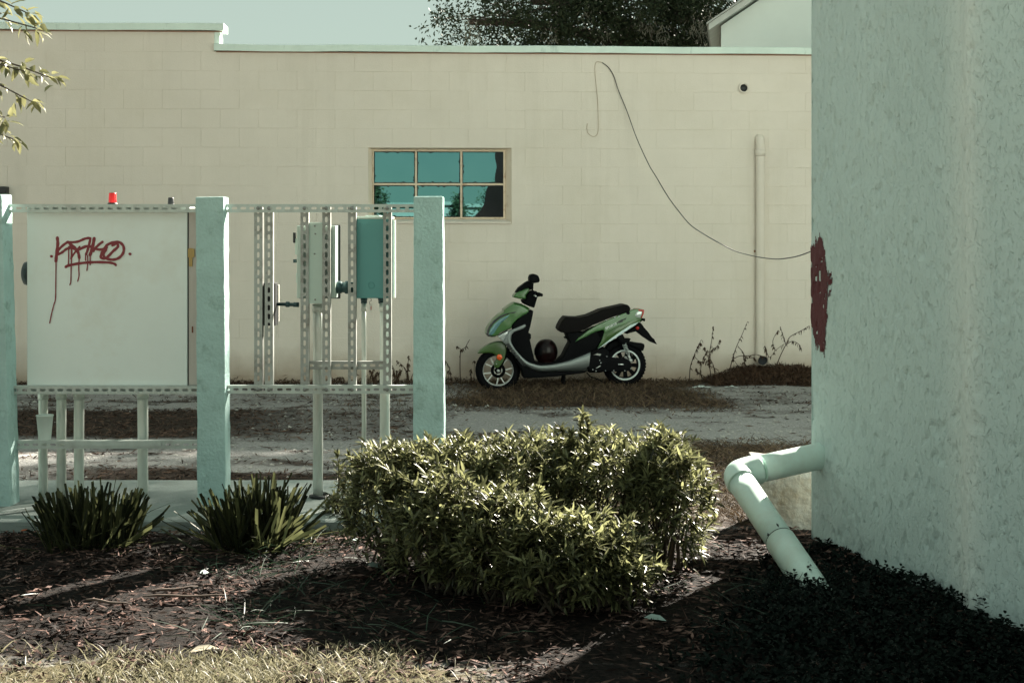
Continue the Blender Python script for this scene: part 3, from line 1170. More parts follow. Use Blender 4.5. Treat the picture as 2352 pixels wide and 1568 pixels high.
def tagpt(zx, zy):
    """zoomed pixels of the cabinet crop -> cabinet local"""
    px, py = (zx / 1.742) * 0.57422, (700 + zy / 1.742) * 0.57422
    p = P(px, py, CYF)
    return Vector((p.x - CAB.location.x, -0.0012, p.z - ca_.z))


def catmull(pts, k=6):
    pts = [Vector(p) for p in pts]
    if len(pts) < 3:
        return pts
    o = []
    for i in range(len(pts) - 1):
        p0, p1, p2, p3 = pts[max(i - 1, 0)], pts[i], pts[i + 1], pts[min(i + 2, len(pts) - 1)]
        for j in range(k):
            t = j / k
            o.append(0.5 * ((2 * p1) + (-p0 + p2) * t + (2 * p0 - 5 * p1 + 4 * p2 - p3) * t * t + (-p0 + 3 * p1 - 3 * p2 + p3) * t ** 3))
    o.append(pts[-1])
    return o


TAGY = [0.0]


def stroke(mb, pts, w0, w1=None, curve=True):
    w1 = w0 if w1 is None else w1
    P_ = [tagpt(*p) for p in pts]
    if curve:
        P_ = catmull(P_, 6)
    TAGY[0] -= 0.00012
    m = len(P_)
    V, F = [], []
    for i, p in enumerate(P_):
        d = (P_[min(i + 1, m - 1)] - P_[max(i - 1, 0)]).normalized()
        s = Vector((-d.z, 0, d.x))
        w = (w0 + (w1 - w0) * i / max(1, m - 1)) / 2 * (1 + 0.08 * math.sin(i * 1.3))
        V += [p - s * w + Vector((0, TAGY[0], 0)), p + s * w + Vector((0, TAGY[0], 0))]
    for i in range(m - 1):
        F.append((2 * i, 2 * i + 1, 2 * i + 3, 2 * i + 2))
    mb.add(V, F)
    for p, w in ((P_[0], w0), (P_[-1], w1)):
        TAGY[0] -= 0.00003
        ring = [p + Vector((math.cos(a) * w / 2, TAGY[0], math.sin(a) * w / 2)) for a in np.linspace(0, 2 * math.pi, 11)[:-1]]
        mb.add(ring, [tuple(range(10))])


ppm = 1.742 / 0.57422 * FPX / CYF      # zoomed pixels per metre
tk = 22 / ppm
mb = MB()
stroke(mb, [(400, 438), (403, 480), (396, 540), (390, 600)], tk)                       # K upright
stroke(mb, [(474, 466), (440, 490), (410, 520), (400, 545)], tk * .8)
stroke(mb, [(405, 553), (435, 538), (465, 515), (500, 505)], tk * .8)
stroke(mb, [(478, 470), (540, 465), (590, 445), (625, 440), (628, 455), (612, 520), (600, 553)], tk * .8)   # A
stroke(mb, [(497, 492), (500, 540), (497, 585)], tk * .6)
stroke(mb, [(486, 478), (520, 505), (545, 540), (553, 578)], tk * .9)
stroke(mb, [(490, 500), (540, 520), (600, 498), (640, 500)], tk * .9)
stroke(mb, [(500, 572), (530, 530), (556, 500)], tk * .6)
stroke(mb, [(657, 442), (648, 490), (638, 530), (628, 556)], tk)                        # second K
stroke(mb, [(715, 466), (690, 485), (660, 515), (652, 530)], tk * .8)
stroke(mb, [(655, 512), (700, 520), (745, 505)], tk * .8)
stroke(mb, [(738, 500), (712, 540), (705, 575), (740, 578), (790, 530), (822, 500), (815, 478), (785, 490)], tk * .85)  # O
stroke(mb, [(735, 520), (745, 490), (790, 470), (835, 470), (862, 500), (858, 545), (825, 580), (780, 590), (735, 578), (722, 552), (740, 520)], tk * .85)
stroke(mb, [(460, 640), (480, 630), (560, 615), (660, 607), (760, 610), (800, 620), (808, 628)], tk * .9, tk * .75)
stroke(mb, [(358, 566), (362, 567)], tk * .85, curve=False)
stroke(mb, [(905, 550), (909, 551)], tk * .85, curve=False)
td = 8.5 / ppm
for d in ([(392, 600), (390, 760), (388, 860), (375, 910), (360, 970), (348, 1030)], [(500, 590), (497, 650), (495, 740), (488, 765)],
          [(553, 580), (550, 650), (552, 700), (543, 740)], [(612, 560), (613, 610), (607, 665)], [(480, 500), (480, 560), (478, 625)], [(630, 555), (630, 625)], [(598, 555), (598, 595)]):
    stroke(mb, d, td)
gt = mb.build('graffiti_tag', tagm, CAB)
gt['label'] = 'dark red dripping graffiti tag with underline'
# hardware on the cabinet's left side
blk = material('black_plastic', (0.012, 0.014, 0.016), 0.45, var=0.2, vscale=20)
dev = material('dark_blue_device', (0.02, 0.028, 0.032), 0.5)


def at_px(px, py, Y, par):
    return P(px, py, Y) - Vector(par.location)


c = at_px(62, 628, CYF + 0.14, CAB)
mb = MB().lathe([(0, -0.005), (0.055, -0.005), (0.062, 0.01), (0.07, 0.035), (0.066, 0.058), (0.05, 0.066), (0, 0.066)], 20, Matrix.Rotation(-math.pi / 2, 4, 'Y'))
mb.build('round_meter_housing', dev, CAB, loc=(-hw, c.y, c.z))
c = at_px(56, 712, CYF + 0.14, CAB)
MB().box(-0.032, 0.0, -0.02, 0.03, -0.02, 0.035).box(-0.018, 0.0, -0.01, 0.02, -0.06, -0.02).build('conduit_fitting', blk, CAB, bevel=0.004, loc=(-hw - .0005, c.y, c.z))

# beacons on top
def beacon(px, pytop, pybot, w, mat, label, base=True):
    b_ = P(px, pybot, CYF + 0.1)
    b_.z = cb_.z + 0.0005
    top = P(px, pytop, CYF + 0.1).z
    h = top - b_.z
    o = empty('beacon_lamp', b_, 0, label, 'beacon', 'small beacons on the cabinet')
    MB().lathe([(0, 0), (w * .62, 0), (w * .62, h * .16), (w * .5, h * .24), (0, h * .24)], 18).build('base', blk, o)
    mb = MB().lathe([(w * .5, h * .242), (w * .5, h * .3), (w * .44, h * .93), (w * .40, h), (0, h)], 18)
    mb.build('lens', mat, o)
    if base:
        for k in range(9):
            a = 2 * math.pi * k / 9
            MB().box(-.0012, .0012, -.002, .0005, h * .3, h * .9).build('lens_rib', mat, o, loc=(math.sin(a) * w * .485, -math.cos(a) * w * .485, 0), rot=(math.radians(-5), 0, a))
    return o


redl = material('red_beacon_plastic', (0.55, 0.012, 0.015), 0.25, spec=0.6)
beacon(258.5, 443, 470, 0.046, redl, 'small bright red beacon lamp on top of the white cabinet')
beacon(392.5, 454, 470, 0.036, blk, 'small black capped beacon on the cabinet near the middle post', False)

# ------------------------------------------------------------------ boxes of the open bay
gbox = material('grey_box_enamel', (0.50, 0.61, 0.55), 0.5, var=0.1, vscale=5, bump=0.05, bscale=30)
tbox = material('teal_box_enamel', (0.10, 0.32, 0.315), 0.45, var=0.08, vscale=4, bump=0.04, bscale=30)
cop2 = material('dark_teal_fitting', (0.03, 0.07, 0.075), 0.4, var=0.2, vscale=20, metal=0.3)
paper = material('white_tag_paper', (0.7, 0.68, 0.62), 0.8)


def pxbox(mb, px0, px1, py0, py1, Y, y0, y1, par):
    a, b = P(px0, py1, Y) - Vector(par.location), P(px1, py0, Y) - Vector(par.location)
    return mb.box(a.x, b.x, y0, y1, a.z, b.z)


BY = RY + 0.042 + 0.0365
G = empty('disconnect_switch', P(724, 690, BY), 0, 'pale grey electrical disconnect box seen from behind, channel plate down its back', 'electrical box')
pxbox(MB(), 681, 770, 518, 685, BY, 0.012, 0.14, G).build('enclosure', gbox, G, bevel=0.004)
pxbox(MB(), 707.5, 742, 511, 697, BY, -0.02, 0.0115, G).build('mounting_plate', gbox, G, bevel=0.003)
pxbox(MB(), 678, 775, 516, 688, BY, 0.1405, 0.152, G).build('door', blk, G, bevel=0.003)
pxbox(MB(), 680, 773.5, 519, 686, BY, 0.1525, 0.165, G).build('door_front', paper, G, bevel=0.003)
pxbox(MB(), 669.5, 675, 534, 558, BY, 0.05, 0.08, G).build('lever', blk, G, bevel=0.004)
pxbox(MB(), 674.5, 680.6, 548, 585, BY, 0.055, 0.075, G).build('lever_bracket', gbox, G, bevel=0.003)
pxbox(MB(), 670, 676.5, 596, 604, BY, 0.05, 0.09, G).build('padlock_eye', cop2, G, bevel=0.002)
pxbox(MB(), 677, 680.6, 628, 650, BY, 0.05, 0.08, G).build('hinge', gbox, G, bevel=0.002)
for py in (519, 537, 583, 688):
    p = P(724 + 1.5 * math.sin(py), py, BY - 0.0215) - G.location
    MB().lathe([(0, 0), (0.005, 0), (0.005, 0.004), (0, 0.004)], 8, Matrix.Rotation(math.pi / 2, 4, 'X')).build('rivet', boltm, G, loc=p)

T = empty('junction_box', P(850, 685, BY), 0, 'dark teal rectangular junction box behind two slotted uprights', 'electrical box')
pxbox(MB(), 816, 896, 503, 685, BY, 0.004, 0.16, T).build('enclosure', tbox, T, bevel=0.004)
mb = pxbox(MB(), 814, 900, 497, 503.2, BY, 0.0, 0.168, T)
pxbox(mb, 838, 872, 494.5, 497.2, BY, 0.01, 0.168, T)
mb.build('lid_lip', gbox, T, bevel=0.003)
pxbox(MB(), 897.5, 903.5, 505, 686, BY, 0.12, 0.17, T).build('cover_edge', paper, T, bevel=0.002)
p = P(853, 655, BY + 0.0025) - T.location
MB().tube([(0.017 * math.cos(a), 0, 0.017 * math.sin(a)) for a in np.linspace(0, 2 * math.pi, 20)[:-1]], 0.0022, 6, closed=True).build('knockout', tbox, T, loc=p)
for px in (836, 876):
    p = P(px, 685, BY + 0.09) - T.location
    MB().lathe([(0.012, 0.001), (0.020, 0.0), (0.021, -0.008), (0.018, -0.012), (0.018, -0.028), (0.014, -0.03), (0.012, -0.03)], 14).build('conduit_hub', cop2, T, loc=p)
# a paper tag on a wire
TG = empty('paper_tag', P(850, 690, BY + 0.03), 0, 'small white paper tag hanging below the teal junction box', 'tag')
p0 = P(851, 686, BY + .03) - TG.location
p1 = P(850, 700, BY + .03) - TG.location
MB().tube(catmull([p0, p0 + Vector((.006, 0, -.01)), p0 + Vector((-.006, 0, -.018)), p1], 5), 0.0012, 5).build('wire_loop', seam, TG)
pxbox(MB(), 846.5, 853.5, 700, 717, BY, 0.029, 0.031, TG).build('card', paper, TG)
pxbox(MB(), 849.2, 850.6, 704, 713, BY, 0.0278, 0.0288, TG).build('printed_mark', redl, TG)

# coupling between the boxes
cc = P(770, 660, BY + 0.075)
ce = P(816, 660, BY + 0.075)
L = ce.x - cc.x
K = empty('pipe_coupling', cc, 0, 'short dark teal pipe coupling joining the grey and teal boxes', 'coupling')
MB().lathe([(0.0, 0.0), (0.036, 0.0), (0.036, L * .3), (0.030, L * .34), (0.030, L * .46), (0.037, L * .5), (0.037, L * .66), (0.030, L * .7), (0.030, L), (0, L)], 20, Matrix.Rotation(math.pi / 2, 4, 'Y')).build('body', cop2, K)

# black meter behind the left pair of uprights with its nipple
Mt = empty('black_meter_box', P(619, 748, BY), 0, 'flat black box behind the left pair of slotted uprights', 'electrical box')
pxbox(MB(), 600, 632, 650, 748, BY, 0.004, 0.09, Mt).build('enclosure', blk, Mt, bevel=0.004)
pxbox(MB(), 627, 634.5, 655, 741, BY, 0.0905, 0.11, Mt).build('cover', paper, Mt, bevel=0.003)
NP = empty('conduit_nipple', P(632, 698, BY + .06), 0, 'thin dark conduit nipple from the black box to the grey disconnect', 'pipe')
MB().lathe([(0.0, 0), (0.010, 0), (0.010, .06), (0.016, .062), (0.016, .082), (0.0105, .084), (0.0105, .105), (0.014, .106), (0.014, .137), (0, .137)], 14, Matrix.Rotation(math.pi / 2, 4, 'Y')).build('fitting', cop2, NP)
NP.rotation_euler = (0, math.radians(2), 0)

# conduits
emt = material('conduit_steel', (0.58, 0.63, 0.58), 0.45, var=0.2, vscale=9, metal=0.4, stretch=(1, 1, 0.2), col2=(0.35, 0.35, 0.32), c2scale=6, c2lo=0.5, c2hi=0.75)


def conduit(px, dpx, py_top, Y, label, foot=0.036, ztop=None):
    x = P(px, 0, Y).x
    zt = P(px, py_top, Y).z if ztop is None else ztop
    r = dpx / 2 / FPX * Y
    o = empty('conduit_pipe', (x, Y, foot), 0, label, 'conduit', 'steel conduits rising from the pad')
    pts = [(random.gauss(0, .0006), random.gauss(0, .0006), z) for z in np.linspace(-0.02, zt - foot, 9)]
    MB().tube(pts, r, 18).build('tube', emt, o)
    h = zt - foot
    MB().lathe([(r + .0005, h - .05), (r * 1.13, h - .05), (r * 1.13, h - .004), (r + .0005, h - .004)], 18).build('coupling_ring', emt, o)
    return o


CY = CYF + 0.15
conduit(99, 21, 0, CY, 'leftmost steel conduit below the white cabinet, behind the foam cup', ztop=ca_.z - .001)
conduit(141, 22, 0, CY, 'second steel conduit from the left below the white cabinet', ztop=ca_.z - .001)
conduit(181.5, 23, 0, CY, 'third steel conduit from the left below the white cabinet', ztop=ca_.z - .001)
conduit(328, 24, 0, CY + .02, 'lone steel conduit below the white cabinet near the middle post', ztop=ca_.z - .001)
c = conduit(730, 23, 698, BY + .08, 'thick steel conduit below the grey disconnect box')
c.location.z = .036
conduit(835.5, 10.5, 695, BY + .085, 'thin steel conduit below the teal junction box')
conduit(884, 23, 695, BY + .085, 'thick steel conduit below the teal box nearest the post by the window')
# rubber collar at the foot of the thick conduit
fo = P(733, 1145, BY + .08)
mb = MB().tube([(0.05 * math.cos(a) * (1 + .1 * math.sin(3 * a)), 0.05 * math.sin(a), 0.046 + .004 * math.sin(2 * a)) for a in np.linspace(0, 2 * math.pi, 18)[:-1]], 0.010, 8, closed=True)
o = mb.build('rubber_collar', blk, loc=(fo.x, BY + .08, 0))
tag(o, 'black rubber collar around the foot of the thick conduit', 'collar')

# foam cup on the low rail
cupm = material('foam_cup', (0.72, 0.80, 0.75), 0.7, var=0.04, vscale=60, bump=0.08, bscale=200)
cb = P(101, 1011, RY - 0.002 + 0.04)
rail_top = P(0, 1021, RY + .02).z + .0413 / 2 + .0029
hc = 0.142
mb = MB().lathe([(0, 0), (0.033, 0), (0.034, 0.002), (0.0465, hc - .006), (0.049, hc - .006), (0.049, hc), (0.0445, hc), (0.032, 0.006), (0, 0.006)], 28)
o = mb.build('foam_cup', cupm, loc=(cb.x, RY + 0.052, rail_top))
tag(o, 'white foam cup standing on the lowest rail in front of a conduit', 'cup')

# offcut strips at the foot of the left post
strip = material('bent_metal_strip', (0.5, 0.52, 0.5), 0.5, metal=0.4, var=0.2, vscale=10)
a, b = P(-30, 1194, 7.66), P(215, 1164, 8.05)
d = (b - a)
d.z = 0
mb = MB()
side = Vector((-d.y, d.x, 0)).normalized()
N = 14
V, F = [], []
for i in range(N + 1):
    t = i / N
    p = a + d * t
    p.z = 0.042 + 0.012 * math.sin(t * 5)
    V += [p - side * .02, p + side * .02, p + side * .02 + Vector((0, 0, .018)), p + side * .017 + Vector((0, 0, .018)), p + side * .017 + Vector((0, 0, .003)), p - side * .02 + Vector((0, 0, .003))]
for i in range(N):
    for k in range(6):
        F.append((i * 6 + k, (i + 1) * 6 + k, (i + 1) * 6 + (k + 1) % 6, i * 6 + (k + 1) % 6))
F += [tuple(range(6))[::-1], tuple(N * 6 + k for k in range(6))]
o = mb.add(V, F).build('metal_strip', strip)
tag(o, 'bent bright metal angle strip lying on the pad at the left post', 'metal strip')

# ------------------------------------------------------------------ things on the block wall
def wobj(u, z, off):
    return Mw @ Vector((u, -off, z))


# vent hole pipe
u, z = wallpt(1707.5, 203)
V_ = empty('vent_pipe', wobj(u, z, 0.0), WA, 'round vent pipe stub with dark hole high on the block wall', 'vent pipe')
Mx = Matrix.Rotation(math.pi / 2, 4, 'X')
MB().lathe([(0.041, -0.02), (0.041, 0.035), (0.055, 0.035), (0.056, 0.0005), (0.068, -0.003)], 24, Mx).build('collar', paint, V_)
MB().lathe([(0, -0.0), (0.0405, 0.0), (0.0405, 0.004)], 24, Mx).build('dark_bore', blk, V_, loc=(0, -0.006, 0))

# painted drain pipe on the wall
u, zt = wallpt(1744, 313)
_, zb = wallpt(1744, 824)
r = 0.049
D = empty('wall_drainpipe', wobj(u, 0, 0.0), WA, 'beige painted drainpipe running down the block wall to an open outlet', 'drainpipe')
pts = [(0, 0.02, zt - r * .4), (0, -0.02, zt - r * .55), (0, -0.042, zt - r * 1.2), (0, -0.046, zt - .13), (0, -0.046, zt - .14)] + [(0, -0.046, z) for z in np.linspace(zt - .2, zb + .16, 12)]
MB().tube(pts, r, 18, caps=False).build('downpipe', paint, D)
MB().lathe([(r + .0005, 0), (r + .006, 0), (r + .006, .07), (r + .0005, .07)], 18).build('coupling', paint, D, loc=(0, -.046, zt - .22))
un, zn = wallpt(1752, 828, .16)
e0 = Vector((0, -0.046, zb + .165))
e3 = Vector((un - u, -.17, zn))
MB().tube(catmull([e0, e0 + Vector((0, -.005, -.09)), e3 + Vector((-.012, .09, .012)), e3 + Vector((0, .03, .003)), e3], 5), r * 1.06, 18, caps=False).build('outlet_elbow', paint, D)
MB().tube([e3 + Vector((0, .02, 0)), e3 + Vector((0, -.002, 0))], [r * 1.12, r * 1.12], 18, caps=False).build('outlet_rim', paint, D)
MB().lathe([(0, 0), (r * 1.0, 0), (r, .002)], 18, Mx).build('outlet_bore', dark, D, loc=e3 + Vector((0, .022, 0)))
u2, z2 = wallpt(1737, 577)
MB().box(-.06, .06, -.004, -.0005, -.012, .012).box(-.056, -.044, -.012, -.004, -.008, .008).build('pipe_strap', rust, D, loc=(0, 0, z2))

# black cable sagging from the wall to the stucco corner, and the thin painted wire
wirem = material('black_cable', (0.008, 0.008, 0.009), 0.5)
wpts = [(1383, 144, .012), (1398, 156, .014), (1410, 176, .016), (1420, 207, .03)]
cab_px = [(1420, 207), (1440, 256), (1462, 317), (1490, 378), (1505, 403), (1535, 453), (1565, 493), (1585, 516), (1612, 535), (1650, 557), (1690, 577), (1735, 589), (1780, 595), (1815, 592), (1840, 586), (1861, 578)]
q = []
for i, (px, py) in enumerate(cab_px):
    t = i / (len(cab_px) - 1)
    Y0 = (WY0 + WSL * 1.2) - 0.03
    Y1 = 7.24
    Y = Y0 + (Y1 - Y0) * smooth(0.05, 1.0, t)
    q.append((px, py, float(Y)))
top_ = []
for px, py, off in wpts:
    uu, zz = wallpt(px, py, off)
    top_.append(wobj(uu, zz, off))
pts = top_ + [P(*a) for a in q[1:]]
cp = catmull(pts, 5)
rad = [max(0.003, 1.05 / FPX * p.y) for p in cp]
rad = [0.0046 if p.y > 14 else 0.0046 * p.y / 14 + .0004 for p in cp]
o = MB().tube(cp, rad, 6).build('sagging_cable', wirem)
tag(o, 'black cable sagging from the block wall to the stucco corner', 'cable')
thin = [(1383, 144), (1368, 145), (1367, 175), (1372, 225), (1374, 275), (1373, 305), (1364, 314), (1352, 308), (1348, 297), (1349, 284)]
tp_ = []
for px, py in thin:
    uu, zz = wallpt(px, py, .006)
    tp_.append(wobj(uu, zz, .006))
o = MB().tube(catmull(tp_, 5), 0.0024, 5).build('painted_wire', material('tan_wire', (0.40, 0.29, 0.19), 0.8))
tag(o, 'thin tan wire hooked down the wall beside the cable top', 'wire')

# small dark hooded box on the wall at the far left
u, z = wallpt(2, 452)
HB = empty('wall_vent_box', wobj(u, z, 0), WA, 'grey wall box with a black hood behind the left post', 'vent box')
MB().box(-.1, .085, -.10, -.001, -.09, .03).build('housing', gbox, HB, bevel=.006)
MB().box(-.11, .088, -.115, -.001, .0305, .105).build('hood', blk, HB, bevel=.006)

# ------------------------------------------------------------------ white pipe by the stucco corner
pvc = material('white_pvc', (0.62, 0.77, 0.71), 0.4, var=0.07, vscale=5, bump=0.04, bscale=30, col2=(0.50, 0.53, 0.45), c2scale=3, c2lo=0.5, c2hi=0.85)
PV = empty('white_drain_pipe', (1.1, 6.9, 0), 0, 'thick white plastic drain pipe with an elbow coming out of the stucco wall', 'pipe')
o_ = Vector(PV.location)
wp0 = P(1885, 1046, 7.12)
el = P(1690, 1089, 6.98)
lo_ = P(1912, 1420, 5.95)
R = 31.0 / FPX * 7.0


def seg(a, b, t0, t1):
    return [a + (b - a) * t for t in np.linspace(t0, t1, 5)]


MB().tube([p - o_ for p in seg(wp0, el, -0.15, 0.70)], R, 26).build('upper_pipe', pvc, PV)
d1, d2 = (el - wp0).normalized(), (lo_ - el).normalized()
arc = [el - d1 * .125, el - d1 * .085, el - d1 * .045 + d2 * .004, el - d1 * .012 + d2 * .016, el + d2 * .05, el + d2 * .085]
MB().tube([p - o_ for p in catmull(arc, 4)], R * 1.10, 26).build('elbow', pvc, PV)
MB().tube([p - o_ for p in seg(el + d2 * .085, lo_, 0.0, 0.46)], R * 1.0, 26).build('lower_pipe', pvc, PV)
MB().tube([p - o_ for p in seg(el + d2 * .085, lo_, 0.462, 1.0)], R * 1.055, 26).build('outer_sleeve', pvc, PV)
jm = material('dark_joint', (0.02, 0.03, 0.03), 0.8)
MB().tube([p - o_ for p in seg(el + d2 * .085, lo_, 0.4605, 0.464)], R * 1.062, 26).build('joint_line', jm, PV)
# two dark flecks stuck at the joint, as on the real pipe
jc = el + d2 * .085 + (lo_ - el - d2 * .085) * .445
nrm_ = (Vector((0, 0, CAM_H)) - jc).normalized()
nrm_ = (nrm_ - d2 * nrm_.dot(d2)).normalized()
sd_ = d2.cross(nrm_)
for kx, ky in ((-.012, -.03), (.010, .028)):
    c_ = jc + d2 * kx + nrm_ * math.sqrt(max(1e-6, (R * 1.01) ** 2 - ky * ky)) + sd_ * ky - o_
    MB().add([c_ - d2 * .016, c_ + sd_ * .009, c_ + d2 * .016, c_ - sd_ * .005, c_ + nrm_ * .002], [(0, 1, 4), (1, 2, 4), (2, 3, 4), (3, 0, 4)]).build('joint_fleck', jm, PV)
# concrete footing behind the pipe
ftm = material('footing_concrete', (0.24, 0.235, 0.21), 0.95, var=0.3, vscale=8, bump=0.8, bscale=25, col2=(0.17, 0.14, 0.10), c2scale=5, c2lo=0.45, c2hi=0.65, bdist=.02)
V = []
a0, b0 = P(1738, 1175, 7.5), P(1868, 1175, 7.42)
for yy, zz, w in ((0, -.1, 1), (0, .36, .96), (.32, .36, .96), (.32, -.1, 1)):
    for t in np.linspace(0, 1, 6):
        x = a0.x + (b0.x - a0.x + .1) * t
        V.append((x + random.gauss(0, .006), 7.45 + yy + random.gauss(0, .006), zz + random.gauss(0, .008)))
F = []
for k in range(3):
    for i in range(5):
        F.append((k * 6 + i, k * 6 + i + 1, (k + 1) * 6 + i + 1, (k + 1) * 6 + i))
F += [(0, 6, 12, 18), (5, 23, 17, 11)]
o = MB().add(V, F).build('concrete_footing', ftm, bevel=.012)
tag(o, 'rough concrete footing behind the white pipe elbow against the stucco wall', 'footing')

# ------------------------------------------------------------------ scooter
SA = math.radians(4.5)


def zpx(zx, zy):
    return (1780 + zx / 2.502) * 0.57422, (1050 + zy / 2.502) * 0.57422


rp_ = P(*zpx(1793, 1238), 14.62)
SCO = empty('motor_scooter', (rp_.x, 14.62, 0.0), SA, 'green and silver motor scooter with black seat parked along the block wall', 'scooter')
Ms = Matrix.Translation(SCO.location) @ Matrix.Rotation(SA, 4, 'Z')
Msi = Ms.inverted()
eye = Msi @ Vector((0, 0, CAM_H))


def S(zx, zy, off=0.0):
    """scooter local (x, z) on the plane y = off"""
    p = Msi @ P(*zpx(zx, zy), 14.0)
    d = p - eye
    t = (off - eye.y) / d.y
    q = eye + d * t
    return q.x, q.z


def outline(pts, off=0.0):
    return [S(a, b, off) for a, b in pts]


green = material('scooter_green_paint', (0.045, 0.13, 0.032), 0.28, var=0.12, vscale=8, spec=0.5, coat=0.35)
olive = material('scooter_dark_green', (0.045, 0.095, 0.022), 0.3, var=0.1, vscale=8, coat=0.3)
silver = material('scooter_silver', (0.19, 0.21, 0.205), 0.4, metal=0.5, var=0.08, vscale=8)
sblk = material('scooter_black_plastic', (0.004, 0.0042, 0.005), 0.6, var=0.15, vscale=20, spec=0.05)
seatm = material('seat_vinyl', (0.006, 0.005, 0.005), 0.6, spec=0.06, bump=0.1, bscale=120)
tyrem = material('tyre_rubber', (0.005, 0.005, 0.006), 0.85, spec=0.06, bump=0.2, bscale=60)
alu = material('rim_silver', (0.55, 0.57, 0.55), 0.35, metal=0.7)
lensm = material('headlight_lens', (0.10, 0.22, 0.24), 0.08, spec=0.8, coat=0.5)
lensd = material('smoked_lens', (0.03, 0.03, 0.035), 0.12, spec=0.7)
clear = material('clear_lens', (0.50, 0.53, 0.52), 0.15, metal=0.4)
orange = material('orange_reflector', (0.75, 0.10, 0.012), 0.3)
redm2 = material('tail_light_red', (0.40, 0.015, 0.012), 0.25)
whitet = material('white_trim', (0.55, 0.66, 0.66), 0.4)
letd = material('dark_lettering', (0.02, 0.022, 0.022), 0.6)
letw = material('pale_lettering', (0.50, 0.55, 0.50), 0.6)


def panel(name, mat, pts, y0, y1, bevel=0.012, seg=2, taper=0.0, par=None):
    """body panel: outline extruded across the scooter, narrowing at its outline"""
    o2 = outline(pts, (y0 if y0 > 0 else 0) if y0 > -0.05 else y0 * 0.7)
    mb = MB()
    if taper > 0:
        cx = sum(p[0] for p in o2) / len(o2)
        cz = sum(p[1] for p in o2) / len(o2)
        n_ = len(o2)
        ymid = (y0 + y1) / 2
        k = 1 - taper
        rings = [(y0, k), (y0 + (ymid - y0) * .45, 1.0), (y1 + (ymid - y1) * .45, 1.0), (y1, k)]
        V = [(cx + (x - cx) * s, y, cz + (z - cz) * s) for y, s in rings for x, z in o2]
        F = [tuple(range(n_))[::-1], tuple(range(3 * n_, 4 * n_))]
        for r in range(3):
            F += [(r * n_ + i, r * n_ + (i + 1) % n_, (r + 1) * n_ + (i + 1) % n_, (r + 1) * n_ + i) for i in range(n_)]
        mb.add(V, F)
    else:
        mb.prism(o2, y0, y1)
    o = mb.build(name, mat, par or SCO, bevel=bevel, seg=seg, ang=0.35)
    for p in o.data.polygons:
        p.use_smooth = True
    md = o.data
    return o


def sharp(o, a=0.6):
    try:
        o.data.set_sharp_from_angle(angle=a)
    except Exception:
        pass
    return o


rimw = material('rim_stripe_silver', (0.62, 0.68, 0.66), 0.4, metal=0.1)
